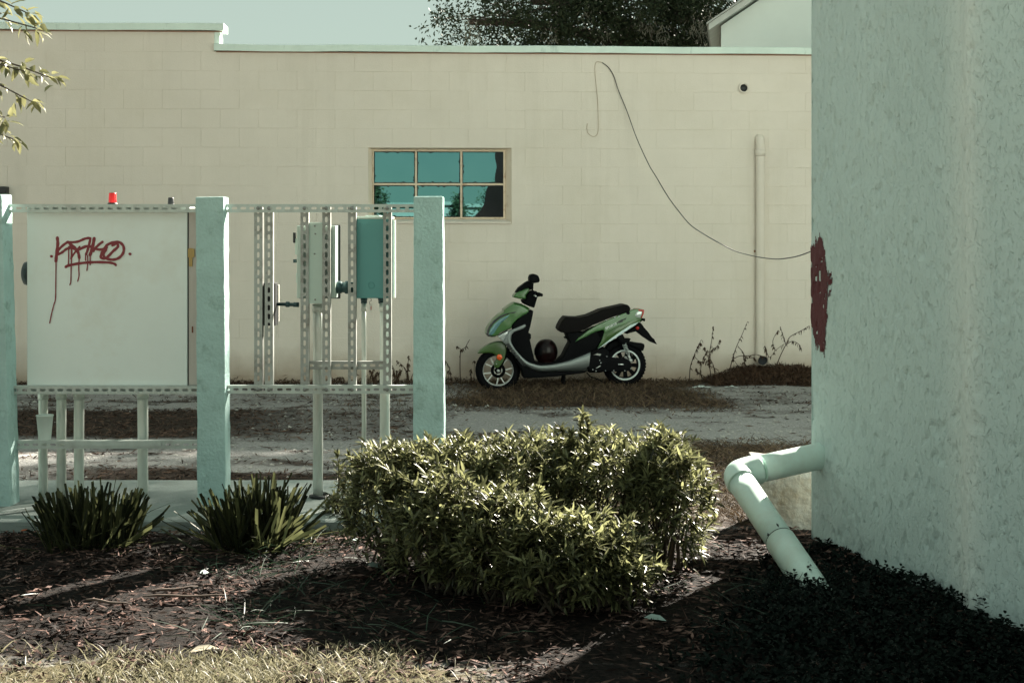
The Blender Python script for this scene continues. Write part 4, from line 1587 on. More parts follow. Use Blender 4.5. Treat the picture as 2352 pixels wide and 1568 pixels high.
# wheels
def wheel(zc, rz, rim_z, width, spokes, rear):
    cx, cz = S(*zc)
    ex, ez = S(zc[0], zc[1] + rz)
    Rt = cz - ez
    k = Rt / rz
    Rr = rim_z * k
    W = empty('wheel', (cx, 0, cz))
    W.parent = SCO
    My = Matrix.Rotation(math.pi / 2, 4, 'X')
    hw_ = width / 2
    prof = [(Rr - .012, -hw_ * .75), (Rr + .004, -hw_ * .95), (Rr + (Rt - Rr) * .5, -hw_), (Rt - .02, -hw_ * .8), (Rt - .004, -hw_ * .4), (Rt, 0), (Rt - .004, hw_ * .4), (Rt - .02, hw_ * .8), (Rr + (Rt - Rr) * .5, hw_), (Rr + .004, hw_ * .95), (Rr - .012, hw_ * .75)]
    ty = MB().lathe(prof, 48, My)
    for i in range(40):
        a = 2 * math.pi * i / 40
        Mr = Matrix.Rotation(a, 4, 'Y')
        for sgn in (-1, 1):
            ty.box(-.006, .006, sgn * hw_ * .55 - .012, sgn * hw_ * .55 + .012, Rt - .016, Rt - .002, Mr @ Matrix.Rotation(.3 * sgn, 4, 'Z'))
    ty.build('tyre', tyrem, W)
    ring = [(Rr + .002, -hw_ * .72), (Rr - .003, -hw_ * .8), (Rr - .018, -hw_ * .72), (Rr - .022, -hw_ * .3), (Rr - .022, hw_ * .3), (Rr - .018, hw_ * .72), (Rr - .003, hw_ * .8), (Rr + .002, hw_ * .72)]
    MB().lathe(ring, 48, My).build('rim', alu if not rear else sblk, W)
    if rear:
        for sg in (-1, 1):
            MB().lathe([(Rr + .003, sg * hw_ * .93), (Rr - .004, sg * hw_ * 1.02), (Rr - .012, sg * hw_ * 1.0), (Rr - .015, sg * hw_ * .80)], 48, My).build('rim_stripe', rimw, W)
    MB().lathe([(0, -.045), (.028, -.045), (.034, -.03), (.034, .03), (.028, .045), (0, .045)], 20, My).build('hub', sblk, W)
    for i in range(spokes):
        a = 2 * math.pi * (i + .35) / spokes
        Mr = Matrix.Rotation(a, 4, 'Y')
        mb = MB()
        if rear:
            mb.add([Mr @ Vector(v) for v in [(-.014, -.02, .025), (.014, -.02, .025), (.022, -.022, Rr - .018), (-.022, -.022, Rr - .018), (-.014, .02, .025), (.014, .02, .025), (.022, .022, Rr - .018), (-.022, .022, Rr - .018)]],
                   [(0, 1, 2, 3), (7, 6, 5, 4), (0, 4, 5, 1), (1, 5, 6, 2), (2, 6, 7, 3), (3, 7, 4, 0)])
            mb.build('spoke', sblk, W, bevel=.003)
        else:
            sp_ = MB()
            m0, m1 = Rr * .52, Rr - .016
            for sg in (-1, 1):
                p0, p1, p2 = Vector((.004 * sg, 0, .02)), Vector((.018 * sg, 0, m0)), Vector((.045 * sg, 0, m1))
                for q0, q1, w0, w1 in ((p0, p1, .0065, .0065), (p1, p2, .0065, .005)):
                    sp_.add([Mr @ v for v in (q0 + Vector((-w0, -.026, 0)), q0 + Vector((w0, -.026, 0)), q1 + Vector((w1, -.028, 0)), q1 + Vector((-w1, -.028, 0)),
                                              q0 + Vector((-w0, .02, 0)), q0 + Vector((w0, .02, 0)), q1 + Vector((w1, .02, 0)), q1 + Vector((-w1, .02, 0)))],
                            [(0, 1, 2, 3), (7, 6, 5, 4), (0, 4, 5, 1), (1, 5, 6, 2), (2, 6, 7, 3), (3, 7, 4, 0)])
            sp_.build('spoke', alu, W)
    if not rear:
        MB().lathe([(.045, .03), (.075, .03), (.075, .034), (.045, .034)], 32, My).build('brake_disc', sblk, W)
    return W


wheel((1793, 1020), 218, 150, .125, 9, True)
wheel((529, 1076), 226, 165, .115, 5, False)

# bodywork
fender = panel('front_fender', olive, [(318, 912), (350, 876), (400, 838), (455, 808), (520, 790), (575, 788), (612, 826), (618, 880), (600, 960), (572, 1030), (545, 1052), (512, 1056), (487, 1040), (495, 1000), (522, 955), (505, 925), (470, 905), (420, 903), (360, 908)], -.075, .075, .018, 3)
p = S(545, 945, -.08)
MB().lathe([(0, 0), (.029, 0), (.029, .008), (.024, .011), (0, .011)], 22, Matrix.Rotation(math.pi / 2, 4, 'X')).build('side_reflector', orange, fender, loc=(p[0], -.077, p[1]))
p = S(515, 1015, -.08)
MB().lathe([(0, 0), (.006, 0), (.005, .004), (0, .004)], 10, Matrix.Rotation(math.pi / 2, 4, 'X')).build('bolt', clear, fender, loc=(p[0], -.0765, p[1]))
fk = MB()
a0, a1 = S(640, 850), S(529, 1076)
for y in (-.062, .062):
    fk.tube([(a0[0], y * .8, a0[1]), (a1[0], y, a1[1])], .017, 12)
fk.build('front_fork', sblk, SCO)
MB().lathe([(0, -.088), (.017, -.088), (.017, .088), (0, .088)], 6, Matrix.Rotation(math.pi / 2, 4, 'X')).build('axle_nut', alu, SCO, loc=(a1[0], 0, a1[1]))

panel('nose_cowl', green, [(690, 398), (760, 412), (815, 437), (850, 460), (850, 490), (795, 522), (735, 560), (690, 602), (668, 640), (662, 662), (610, 680), (550, 705), (508, 742), (470, 748), (425, 737), (408, 712), (415, 670), (440, 622), (485, 565), (540, 518), (590, 487), (583, 468), (640, 425)], -.155, .155, .03, 3, taper=.10)
sharp(bpy.data.objects['nose_cowl'])
panel('headlight', lensm, [(436, 716), (448, 668), (490, 612), (548, 560), (610, 533), (655, 512), (620, 552), (560, 602), (520, 655), (490, 706), (458, 728)], -.159, .159, .01, 2)
panel('headlight_rim', lensd, [(412, 714), (420, 670), (446, 622), (490, 572), (545, 530), (600, 508), (728, 482), (690, 506), (640, 512), (600, 530), (545, 555), (485, 608), (445, 662), (436, 705), (452, 732), (430, 738)], -.157, .157, .008, 2)
panel('brow_intake', sblk, [(590, 470), (672, 456), (650, 474), (600, 484)], -.146, .146, .004)
panel('indicator_lens', clear, [(524, 735), (634, 677), (622, 715), (582, 792), (560, 772)], -.163, .163, .008, 2)

inner = [(850, 470), (882, 482), (868, 560), (850, 640), (832, 700), (858, 714), (858, 758), (846, 768), (868, 870), (892, 965), (900, 1012), (840, 1000), (760, 935), (690, 860), (655, 780), (657, 720), (690, 688), (668, 640), (700, 590), (760, 535)]
panel('leg_shield', sblk, inner, -.14, .14, .015, 2)
def resample(pts, n_):
    pts = [Vector((a, b)) for a, b in pts]
    d = [0.0]
    for a, b in zip(pts, pts[1:]):
        d.append(d[-1] + (b - a).length)
    out = []
    for i in range(n_):
        t = d[-1] * i / (n_ - 1)
        k = max(q for q in range(len(d) - 1) if d[q] <= t + 1e-9)
        f = (t - d[k]) / max(1e-9, d[k + 1] - d[k])
        out.append(pts[k].lerp(pts[k + 1], min(1, f)))
    return out


top_c = catmull([(a, b, 0) for a, b in [(664, 718), (657, 775), (690, 848), (750, 920), (820, 984), (900, 1014), (960, 1024), (1100, 1012), (1250, 974), (1380, 924), (1450, 893)]], 4)
bot_c = catmull([(a, b, 0) for a, b in [(590, 772), (600, 815), (640, 860), (690, 925), (735, 985), (800, 1040), (880, 1075), (960, 1096), (1100, 1094), (1300, 1090), (1430, 1082)]], 4)
tc_, bc_ = resample([(p.x, p.y) for p in top_c], 44), resample([(p.x, p.y) for p in bot_c], 44)
prof_y = [(0, .150), (.05, .166), (.14, .172), (.35, .1735), (.55, .1725), (.68, .167), (.80, .154), (.90, .134), (1.0, .105)]
arm = [(575, 795), (600, 760), (636, 680), (700, 655), (800, 613), (809, 634), (782, 659), (735, 676), (690, 692), (664, 718), (657, 775), (640, 815), (605, 818)]
for sg in (-1, 1):
    V, F = [], []
    for i in range(44):
        for t, yy in prof_y:
            q = tc_[i].lerp(bc_[i], t)
            x_, z_ = S(q.x, q.y, -.12)
            V.append((x_, sg * yy, z_))
    m_ = len(prof_y)
    for i in range(43):
        for k in range(m_ - 1):
            F.append((i * m_ + k, (i + 1) * m_ + k, (i + 1) * m_ + k + 1, i * m_ + k + 1))
    side = MB().add(V, F, True).build('side_panel', silver, SCO)
    panel('side_panel_arm', silver, arm, -.1715 if sg < 0 else .141, -.141 if sg < 0 else .1715, .008, 2)
panel('belly_pan', sblk, [(690, 925), (735, 985), (800, 1040), (880, 1072), (960, 1096), (1100, 1092), (1300, 1090), (1420, 1084), (1390, 1100), (1120, 1136), (900, 1152), (785, 1156), (760, 1060), (720, 1000)], -.13, .13, .012, 2)
panel('floor_board', sblk, [(880, 985), (960, 1008), (1100, 996), (1250, 955), (1380, 905), (1450, 880), (1450, 893), (1380, 924), (1250, 974), (1100, 1012), (960, 1024), (900, 1014)], -.1405, .1405, .004)
panel('under_seat_body', sblk, [(1120, 990), (1180, 940), (1215, 865), (1250, 800), (1222, 740), (1205, 700), (1320, 690), (1400, 700), (1500, 650), (1600, 640), (1590, 690), (1555, 790), (1515, 862), (1450, 893), (1380, 922), (1250, 972)], -.135, .135, .015, 2)
panel('seat_latch', sblk, [(1195, 745), (1240, 735), (1262, 792), (1246, 800), (1225, 762), (1198, 760)], -.05, .05, .004)
rear = [(1293, 793), (1330, 752), (1420, 682), (1520, 622), (1620, 576), (1730, 528), (1840, 482), (1900, 461), (1985, 470), (1982, 505), (1952, 582), (1930, 602), (1850, 652), (1740, 722), (1640, 786), (1518, 860), (1555, 790), (1590, 692), (1574, 670), (1500, 690), (1400, 740)]
for nm, ya, yb in (('tail_cowl', -.155, -.1352), ('tail_cowl', .1352, .155)):
    o = panel(nm, green, rear, ya, yb, .012, 3)
    sharp(o)
    yb2 = ya - .0015 if ya < 0 else yb + .0015
panel('tail_crease', olive, [(1600, 690), (1700, 642), (1800, 602), (1950, 552), (1930, 598), (1850, 645), (1740, 712), (1640, 775), (1535, 845), (1566, 780), (1590, 710)], -.1575, -.1553, .0008, 1)
panel('tail_trim', whitet, [(1936, 588), (1900, 622), (1850, 654), (1740, 726), (1640, 790), (1522, 862), (1640, 766), (1740, 694), (1850, 622)], -.1586, -.15, .003)
panel('tail_centre', sblk, [(1500, 690), (1640, 600), (1840, 500), (1940, 480), (1955, 560), (1850, 640), (1740, 715), (1640, 775), (1560, 800)], -.135, .135, .01)
panel('tail_light', redm2, [(1928, 468), (1986, 470), (1983, 508), (1964, 552), (1950, 556), (1966, 508), (1968, 488), (1925, 482)], -.158, .158, .006, 2)
panel('tail_lens', clear, [(1896, 528), (1905, 500), (1930, 483), (1966, 489), (1962, 512), (1948, 554), (1912, 544)], -.1605, .1605, .005, 2)
seat = panel('seat', seatm, [(1131, 668), (1140, 632), (1168, 580), (1202, 542), (1260, 546), (1335, 548), (1430, 528), (1500, 498), (1560, 471), (1680, 444), (1790, 420), (1822, 421), (1838, 436), (1852, 460), (1846, 478), (1780, 506), (1690, 536), (1580, 582), (1480, 620), (1400, 668), (1320, 694), (1200, 704), (1150, 694)], -.15, .15, .03, 4)
p = S(1832, 502, -.16)
MB().lathe([(.012, 0), (.018, .001), (.019, .005), (.014, .006), (.010, .004), (0, .003)], 16, Matrix.Rotation(math.pi / 2, 4, 'X')).build('grab_rail_lug', sblk, SCO, loc=(p[0], -.156, p[1]))
for a, b in ((1742, 542), (1700, 548), (1612, 578)):
    p = S(a, b, -.16)
    MB().lathe([(0, .004), (.007, .003), (.008, 0)], 10, Matrix.Rotation(math.pi / 2, 4, 'X')).build('cowl_screw', clear, SCO, loc=(p[0], -.1555, p[1]))

# handlebars
panel('handlebar_cowl', green, [(700, 305), (770, 278), (840, 249), (846, 285), (806, 335), (814, 368), (740, 362), (678, 350), (684, 328)], -.12, .12, .02, 3, taper=.08)
sharp(bpy.data.objects['handlebar_cowl'])
panel('fly_screen', sblk, [(702, 304), (738, 252), (800, 206), (838, 186), (872, 200), (886, 262), (848, 275), (842, 250), (770, 280)], -.09, .09, .012, 2)
panel('steering_cowl', sblk, [(765, 372), (815, 368), (806, 336), (846, 286), (886, 276), (915, 300), (930, 335), (922, 352), (893, 455), (830, 434), (780, 410)], -.085, .085, .015, 2)
gx, gz = S(925, 312)
hb_ = MB()
hb_.tube([(gx - .03, -.14, gz), (gx, -.19, gz + .002), (gx + .008, -.33, gz)], [.014, .017, .017], 14)
hb_.tube([(gx - .03, .14, gz), (gx, .19, gz + .002), (gx + .008, .33, gz)], [.014, .017, .017], 14)
hb_.tube([(gx - .03, -.15, gz), (gx - .03, .15, gz)], .013, 12)
hb_.build('handlebar', sblk, SCO)
lx, lz = S(845, 345, -.2)
for s in (-1, 1):
    MB().tube([(gx - .03, s * .17, gz - .005), (gx - .055, s * .22, gz - .008), (gx - .045, s * .33, gz - .012)], .006, 8).build('brake_lever', alu, SCO)
    MB().box(-.03, .018, -.022, .022, -.024, .02).build('switch_housing', sblk, SCO, bevel=.008, loc=(gx - .008, s * .165, gz))
    m0 = S(858, 262)
    m1 = S(866, 200)
    MB().tube([(m0[0], s * .17, m0[1] - .02), (m1[0] - .004, s * .20, m1[1]), (m1[0], s * .23, m1[1] + .02)], .007, 8).build('mirror_stem', sblk, SCO)
    o = panel('mirror', sblk, [(835, 152), (850, 119), (890, 112), (926, 128), (942, 166), (938, 196), (882, 206), (838, 190)], s * .23 - .045, s * .23 + .045, .018, 3)

# engine and rear end
engine = [(1412, 960), (1440, 932), (1490, 922), (1600, 940), (1720, 950), (1810, 958), (1850, 985), (1866, 1030), (1850, 1072), (1800, 1092), (1600, 1086), (1500, 1092), (1440, 1084), (1412, 1050)]
panel('engine_cover', sblk, engine, -.16, -.09, .018, 3)
panel('engine_block', sblk, [(1420, 900), (1500, 860), (1600, 850), (1640, 900), (1640, 1060), (1560, 1100), (1440, 1100), (1400, 1060)], -.09, .10, .012, 2)
panel('crankcase_shine', galv_worn, [(1440, 940), (1520, 905), (1560, 912), (1548, 934), (1470, 948), (1446, 962)], -.12, -.1, .006, 2)
panel('starter_strip', alu, [(1503, 1050), (1548, 1026), (1550, 1032), (1508, 1056)], -.1635, -.1605, .0006, 1)
panel('engine_badge', clear, [(1726, 1008), (1782, 1010), (1782, 1021), (1728, 1020)], -.1635, -.1605, .0006, 1)
panel('gear_case', galv_worn, [(1786, 938), (1812, 934), (1836, 972), (1862, 968), (1868, 1000), (1846, 1002), (1812, 984)], -.105, -.07, .005, 2)
random.seed(5)
for a, b in ((1440, 950), (1560, 1002), (1620, 940), (1706, 946), (1606, 1082), (1512, 1085), (1420, 1020), (1548, 980), (1860, 1060), (1800, 1083), (1480, 1070), (1690, 1082)):
    p = S(a, b, -.16)
    MB().lathe([(0, .004), (.005, .003), (.006, 0)], 8, Matrix.Rotation(math.pi / 2, 4, 'X')).build('engine_bolt', clear, SCO, loc=(p[0], -.1602, p[1]))
# shock absorber
s0, s1 = S(1786, 800, -.12), S(1856, 978, -.12)
mb = MB().tube([(s0[0], -.13, s0[1]), (s1[0], -.13, s1[1])], .010, 10)
mb.build('shock_rod', sblk, SCO)
co = []
for i in range(96):
    t = i / 95
    a = t * 7 * 2 * math.pi
    t2 = .08 + t * .55
    cx_, cz_ = s0[0] + (s1[0] - s0[0]) * t2, s0[1] + (s1[1] - s0[1]) * t2
    co.append((cx_ + .019 * math.cos(a), -.13 + .019 * math.sin(a), cz_ + .005 * math.cos(a)))
MB().tube(co, .0042, 6).build('shock_spring', galv, SCO)
MB().tube([(s0[0] + (s1[0] - s0[0]) * .68, -.13, s0[1] + (s1[1] - s0[1]) * .68), (s1[0], -.13, s1[1])], .012, 10).build('shock_body', alu, SCO)
MB().lathe([(0, -.02), (.018, -.02), (.018, .02), (0, .02)], 14, Matrix.Rotation(math.pi / 2, 4, 'X')).build('shock_eye', alu, SCO, loc=(s1[0], -.13, s1[1]))
panel('shock_mount', sblk, [(1715, 735), (1775, 715), (1790, 745), (1800, 800), (1775, 812), (1735, 780)], -.15, -.06, .008, 2)
panel('rear_hugger', sblk, [(1608, 862), (1640, 812), (1700, 776), (1736, 764), (1858, 760), (1842, 790), (1900, 800), (1950, 808), (1992, 812), (1996, 838), (1982, 884), (1955, 880), (1905, 850), (1845, 826), (1790, 818), (1730, 828), (1680, 852), (1640, 890)], -.07, .07, .010, 2)
panel('plate_holder', sblk, [(1810, 690), (1895, 650), (1945, 596), (1965, 612), (1992, 650), (2028, 690), (2070, 750), (2092, 764), (2100, 786), (2121, 818), (2072, 800), (2000, 752), (1915, 686), (1850, 702), (1815, 716)], -.09, .09, .008, 2)
panel('tail_bracket', sblk, [(1948, 566), (1978, 556), (1999, 560), (1998, 588), (1984, 586), (1978, 574), (1950, 596)], -.03, .03, .004, 1)
p = S(1928, 655, -.1)
MB().lathe([(0, .006), (.017, .006), (.018, 0)], 16, Matrix.Rotation(math.pi / 2, 4, 'X')).build('side_reflector', redm2, SCO, loc=(p[0], -.0905, p[1]))
# exhaust on the far side and stands
e0, e1_ = S(1500, 1075), S(1900, 960)
MB().tube([(e0[0], .10, e0[1]), (e0[0] + .1, .14, e0[1]), (e0[0] + .2, .15, e0[1] + .02), (e1_[0], .16, e1_[1])], [.02, .03, .045, .045], 14).build('exhaust', sblk, SCO)
k0, k1 = S(1190, 1100), S(1180, 1212)
mb = MB()
for y in (-.09, .09):
    mb.tube([(k0[0], y * .7, k0[1]), (k1[0], y * 1.2, k1[1] + .012)], .012, 8)
mb.tube([(k1[0], -.108, k1[1] + .012), (k1[0], .108, k1[1] + .012)], .010, 8)
mb.build('centre_stand', sblk, SCO)
pts = [S(1405, 1090), S(1440, 1130), S(1520, 1160), S(1580, 1190)]
MB().tube([(x, -.10, z) for x, z in pts], .007, 6).build('side_stand', sblk, SCO)


def lettering(txt, a, b, size, y, mat, shear=0.25, name='lettering'):
    cu_ = bpy.data.curves.new('lettering', 'FONT')
    cu_.body = txt
    cu_.size = size
    cu_.shear = shear
    cu_.extrude = 0.0006
    cu_.offset = 0.0018
    cu_.space_character = 1.06
    to = bpy.data.objects.new('lettering_tmp', cu_)
    COL.objects.link(to)
    dg = bpy.context.evaluated_depsgraph_get()
    me = bpy.data.meshes.new_from_object(to.evaluated_get(dg))
    bpy.data.objects.remove(to)
    w = max(v.co.x for v in me.vertices)
    p0, p1 = Vector((*S(*a, y), 0)), Vector((*S(*b, y), 0))
    L = (p1 - p0).length
    k = L / w
    ang = math.atan2(p1.y - p0.y, p1.x - p0.x)
    M = Matrix.Translation((p0.x, y, p0.y)) @ Matrix.Rotation(-ang, 4, 'Y') @ Matrix.Rotation(math.pi / 2, 4, 'X') @ Matrix.Diagonal((k, 1, 1, 1))
    me.transform(M)
    me.materials.clear()
    return link_mesh(name, me, mat, SCO)


lettering('PEACE SPORT', (606, 822), (790, 1046), .047, -.1755, letd, .2)
lettering('SPORTS', (1606, 672), (1724, 616), .030, -.1586, letw, .3)
lettering('150', (1738, 610), (1786, 588), .034, -.1586, letd, .3)
# swoosh over the lettering
sw_ = [(1590, 655), (1640, 628), (1690, 608), (1745, 580), (1800, 552), (1812, 546), (1796, 570), (1786, 584), (1792, 566), (1745, 590), (1690, 616), (1640, 636)]
panel('tail_graphic', letd, sw_, -.1575, -.1555, .0003, 1)

# helmet resting on the floor board
hx, hz = S(1010, 1010)
fx, fz = S(1010, 1003)
wz = Ms @ Vector((hx, 0, fz))
HM = empty('helmet', wz, SA, 'dark maroon motorcycle helmet resting on the scooter floor board', 'helmet')
helm = material('maroon_helmet_shell', (0.006, 0.003, 0.003), 0.3, spec=0.15, var=0.3, vscale=9, coat=0.12, col2=(0.014, 0.003, 0.004), c2scale=6, c2lo=.5, c2hi=.7)
wx0, wx1 = S(894, 950)[0] - hx, S(1128, 950)[0] - hx
top = S(1005, 766)[1] - fz
V, F = [], []
NR, NC = 16, 28
rx, ryy = (wx1 - wx0) / 2, .125
for i in range(NR + 1):
    ph = math.pi * (i / NR)
    zz = top * (0.42 - 0.0 * 0) + top * .58 * math.cos(ph) if ph < math.pi / 2 else top * .42 * (1 + math.cos(ph) * .98)
    rr_ = math.sin(ph) ** .55 if ph > math.pi / 2 else math.sin(ph) ** .8
    if ph > math.pi / 2:
        rr_ = .97 * max(rr_, .72 if i < NR else 0)
    for j in range(NC):
        th = 2 * math.pi * j / NC
        V.append(((wx0 + wx1) / 2 + rx * rr_ * math.cos(th), ryy * rr_ * math.sin(th), zz + .002))
for i in range(NR):
    for j in range(NC):
        F.append((i * NC + j, i * NC + (j + 1) % NC, (i + 1) * NC + (j + 1) % NC, (i + 1) * NC + j))
MB().add(V, F, True).build('shell', helm, HM)
vis = material('helmet_visor', (0.004, 0.004, 0.005), 0.3, spec=.1)
V, F = [], []
for i in range(7):
    zz = top * (.35 + .33 * i / 6)
    for j in range(13):
        th = math.pi - 1.15 + 2.3 * j / 12
        k = 1.012 * (1 - .10 * max(0, (i - 3) / 3) ** 2)
        V.append(((wx0 + wx1) / 2 + rx * k * math.cos(th), ryy * k * math.sin(th), zz))
for i in range(6):
    for j in range(12):
        F.append((i * 13 + j, i * 13 + j + 1, (i + 1) * 13 + j + 1, (i + 1) * 13 + j))
MB().add(V, F, True).build('visor', vis, HM)

# ------------------------------------------------------------------ trees
bark = material('bark', (0.07, 0.055, 0.045), 0.95, var=0.4, vscale=9, bump=0.8, bscale=20, bdist=.03)
random.seed(21)
RNG = np.random.default_rng(5)


def in_ellipsoid(n, c, r, shell=0.0):
    d = unit(RNG.normal(size=(n, 3)))
    rad = (shell ** 3 + RNG.random((n, 1)) * (1 - shell ** 3)) ** (1 / 3)
    return np.array(c) + d * rad * np.array(r)


def limb(mb, a, b, r0, r1, wob=0.15, k=7, n=8):
    a, b = Vector(a), Vector(b)
    L = (b - a).length
    pts = [a]
    for i in range(1, k):
        t = i / k
        p = a.lerp(b, t) + Vector((random.gauss(0, wob * L * .12), random.gauss(0, wob * L * .12), math.sin(t * math.pi) * wob * L * .4 + random.gauss(0, wob * L * .06)))
        pts.append(p)
    pts.append(b)
    pts = catmull(pts, 3)
    mb.tube(pts, [r0 + (r1 - r0) * i / (len(pts) - 1) for i in range(len(pts))], n)
    return pts


def clump_leaves(c, r, twigs, per, spread, L, W, shell=0.35):
    tc = in_ellipsoid(twigs, c, r, shell)
    pos = np.repeat(tc, per, 0) + RNG.normal(size=(twigs * per, 3)) * spread
    dr = unit(pos - np.repeat(tc, per, 0) + RNG.normal(size=pos.shape) * .05)
    dr[:, 2] -= .15
    k = len(pos)
    return quads(pos, dr, L * RNG.uniform(.7, 1.3, k), W * RNG.uniform(.7, 1.3, k), unit(RNG.normal(size=(k, 3)))), tc


OAK = empty('oak_tree', (5.2, 26.0, 0), 0, 'dark spreading oak crown with hanging moss above the block wall', 'tree')
oo = np.array(OAK.location)
oakleaf = leaf_material('oak_leaf', (0.018, 0.030, 0.018), (0.05, 0.065, 0.035), 0.12, 0.6, .1)
clumps = [((-0.75, 25, 5.35), (.85, 1.2, .95), 85, 26, .10, .075, .034), ((0.35, 25, 5.7), (.95, 1.3, 1.2), 215, 36, .10, .075, .036), ((1.3, 25.2, 5.2), (.95, 1.3, 1.1), 270, 38, .10, .075, .036),
          ((2.3, 25, 5.8), (1.1, 1.4, 1.3), 330, 38, .10, .075, .036), ((3.2, 25.6, 5.2), (1.0, 1.4, 1.1), 280, 38, .10, .075, .036), ((4.2, 25.5, 5.9), (1.2, 1.5, 1.5), 220, 34, .11, .08, .04),
          ((0.9, 26, 7.3), (1.7, 1.7, 1.0), 110, 26, .16, .13, .06), ((3.4, 26, 7.8), (1.9, 1.9, 1.2), 120, 26, .16, .13, .06),
          ((7.6, 26.0, 8.6), (2.0, 2.2, 1.7), 150, 26, .18, .15, .07), ((9.3, 26.0, 12.1), (2.6, 1.2, 1.45), 270, 28, .18, .15, .07), ((12.0, 26.0, 10.8), (2.3, 1.3, 1.7), 200, 26, .18, .15, .07), ((9.8, 26, 7.6), (2.4, 2.2, 1.6), 130, 24, .18, .15, .07)]
mb = MB()
trunk_top = Vector((5.6, 26.2, 3.2))
mb.tube(catmull([Vector((5.2, 26, -.2)), Vector((5.25, 26, .6)), Vector((5.4, 26.1, 2.0)), trunk_top], 4), [.62, .55, .52, .5, .48, .46, .45, .44, .43, .42, .41, .4, .38], 14)
parts, twl = [], MB()
for c, r, tw, per, spd, L, W in clumps:
    lp = limb(mb, trunk_top, c, .22, .05, .25, 6)
    (v, f), tc = clump_leaves(c, r, tw, per, spd, L, W)
    parts.append((v, f))
    for t in tc[::10 if W < .05 else 14]:
        limb(twl, lp[-1 - random.randrange(0, 6)], t, .016, .005, .2, 3, 5)
mo = [Vector(v) - OAK.location for v in mb.v]
mb.v = [tuple(v) for v in mo]
mb.build('trunk', bark, OAK)
twl.v = [tuple(Vector(v) - OAK.location) for v in twl.v]
twl.build('twigs', bark, OAK)['kind'] = 'stuff'
V, F = merge(parts)
np_mesh('crown', V - oo, F, oakleaf, OAK)
mossm = leaf_material('spanish_moss', (0.16, 0.17, 0.14), (0.26, 0.26, 0.21), 0.2, .9, .1)
mp_ = []
for px, py in ((1068, 70), (1085, 92), (1352, 40), (1500, 70), (1523, 84), (1600, 70), (1612, 90), (1622, 66), (1260, 88), (1390, 95), (1475, 58), (1635, 95)):
    c = np.array(P(px, py, 24.2))
    k = 70
    pos = c + RNG.normal(size=(k, 3)) * np.array([.08, .08, .14])
    dr = RNG.normal(size=(k, 3)) * .6 + np.array([0, 0, -1])
    mp_.append(quads(pos, dr, RNG.uniform(.05, .13, k), RNG.uniform(.010, .025, k)))
V, F = merge(mp_)
o = np_mesh('hanging_moss', V - oo, F, mossm, OAK)

# trees across the road (they show in the window film)
def roadside_tree(x, y, h, w, label, conif=False):
    T_ = empty('roadside_tree', (x, y, 0), 0, label, 'tree', 'trees across the road mirrored in the window')
    mb = MB()
    mb.tube([(0, 0, -.1), (0, 0, h * .5), (0.05, 0, h * .92)], [.09, .06, .02], 8)
    pr = []
    for i in range(16):
        t = i / 15
        z = h * (.28 + .7 * t)
        rr_ = w * (1.05 - t) if conif else w * math.sin(math.pi * (0.15 + .8 * t)) * random.uniform(.6, 1.1)
        a = i * 2.4
        c = (rr_ * .55 * math.cos(a), rr_ * .55 * math.sin(a), z)
        limb(mb, (0, 0, z - .2), c, .03, .01, .2, 3, 5)
        pr.append(clump_leaves(c, (rr_ * .6 + .05, rr_ * .6 + .05, h * .07), 14, 18, .08, .12, .05, 0)[0])
    mb.build('trunk', bark, T_)
    V, F = merge(pr)
    np_mesh('crown', V, F, oakleaf, T_)


roadside_tree(-1.75, -21, 3.45, .75, 'slim dark tree across the road mirrored in the left window panes')
roadside_tree(-3.1, -20, 2.9, .8, 'lower bushy tree across the road mirrored at the window left edge')
roadside_tree(1.15, -19, 2.85, .6, 'small tree across the road mirrored in the middle window pane')
roadside_tree(2.7, -20, 3.6, 1.1, 'wider tree across the road mirrored in the right window panes')

# young tree just outside the left edge, leafy twigs reaching into view
YT = empty('young_tree', (-3.25, 6.6, 0), 0, 'young tree at the left edge with yellow green leaves reaching into view', 'tree')
yo = np.array(YT.location)
ytl = leaf_material('young_tree_leaf', (0.06, 0.065, 0.02), (0.34, 0.33, 0.17), 0.35, 0.4, .5, 14)
mb = MB()
mb.tube([(0, 0, -.1), (0.02, 0, 1.0), (.05, 0, 2.0), (.03, 0, 3.2), (0, 0, 4.0)], [.045, .04, .033, .022, .01], 10)
lv = []
sprays = [((.04, 0, 2.4), P(118, 180, 6.5)), ((.04, 0, 2.5), P(75, 235, 6.45)), ((.04, 0, 2.45), P(60, 165, 6.5)), ((.04, 0, 2.6), P(85, 66, 6.5)), ((.04, 0, 2.8), P(62, 30, 6.5)), ((.04, 0, 2.2), P(30, 320, 6.5)), ((.04, 0, 2.25), P(12, 270, 6.5))]
for i in range(26):
    a = random.uniform(0, 2 * math.pi)
    z = random.uniform(1.7, 3.8)
    r_ = random.uniform(.4, .85) if math.cos(a) < .2 else random.uniform(.3, .55)
    sprays.append(((.04, 0, z - .2), Vector((-3.25 + r_ * math.cos(a), 6.6 + r_ * math.sin(a), z + .1))))
for a, b in sprays:
    b = Vector(b) - YT.location
    pts = limb(mb, a, b, .010, .003, .12, 4, 6)
    n_ = len(pts)
    for i in range(n_ // 2, n_):
        p, d = np.array(pts[i]), np.array((pts[i] - pts[i - 1]).normalized())
        for s in range(5 if i < n_ - 1 else 7):
            dd = d * .8 + RNG.normal(size=3) * .75 + np.array([0, 0, -.35])
            lv.append((p + RNG.normal(size=3) * .012, dd))
V, F = leaves(np.array([a for a, b in lv]), np.array([b for a, b in lv]), RNG.uniform(.05, .085, len(lv)), RNG.uniform(.02, .030, len(lv)), droop=.2, fold=.2)
mb.build('trunk', bark, YT)
np_mesh('crown', V, F, ytl, YT)

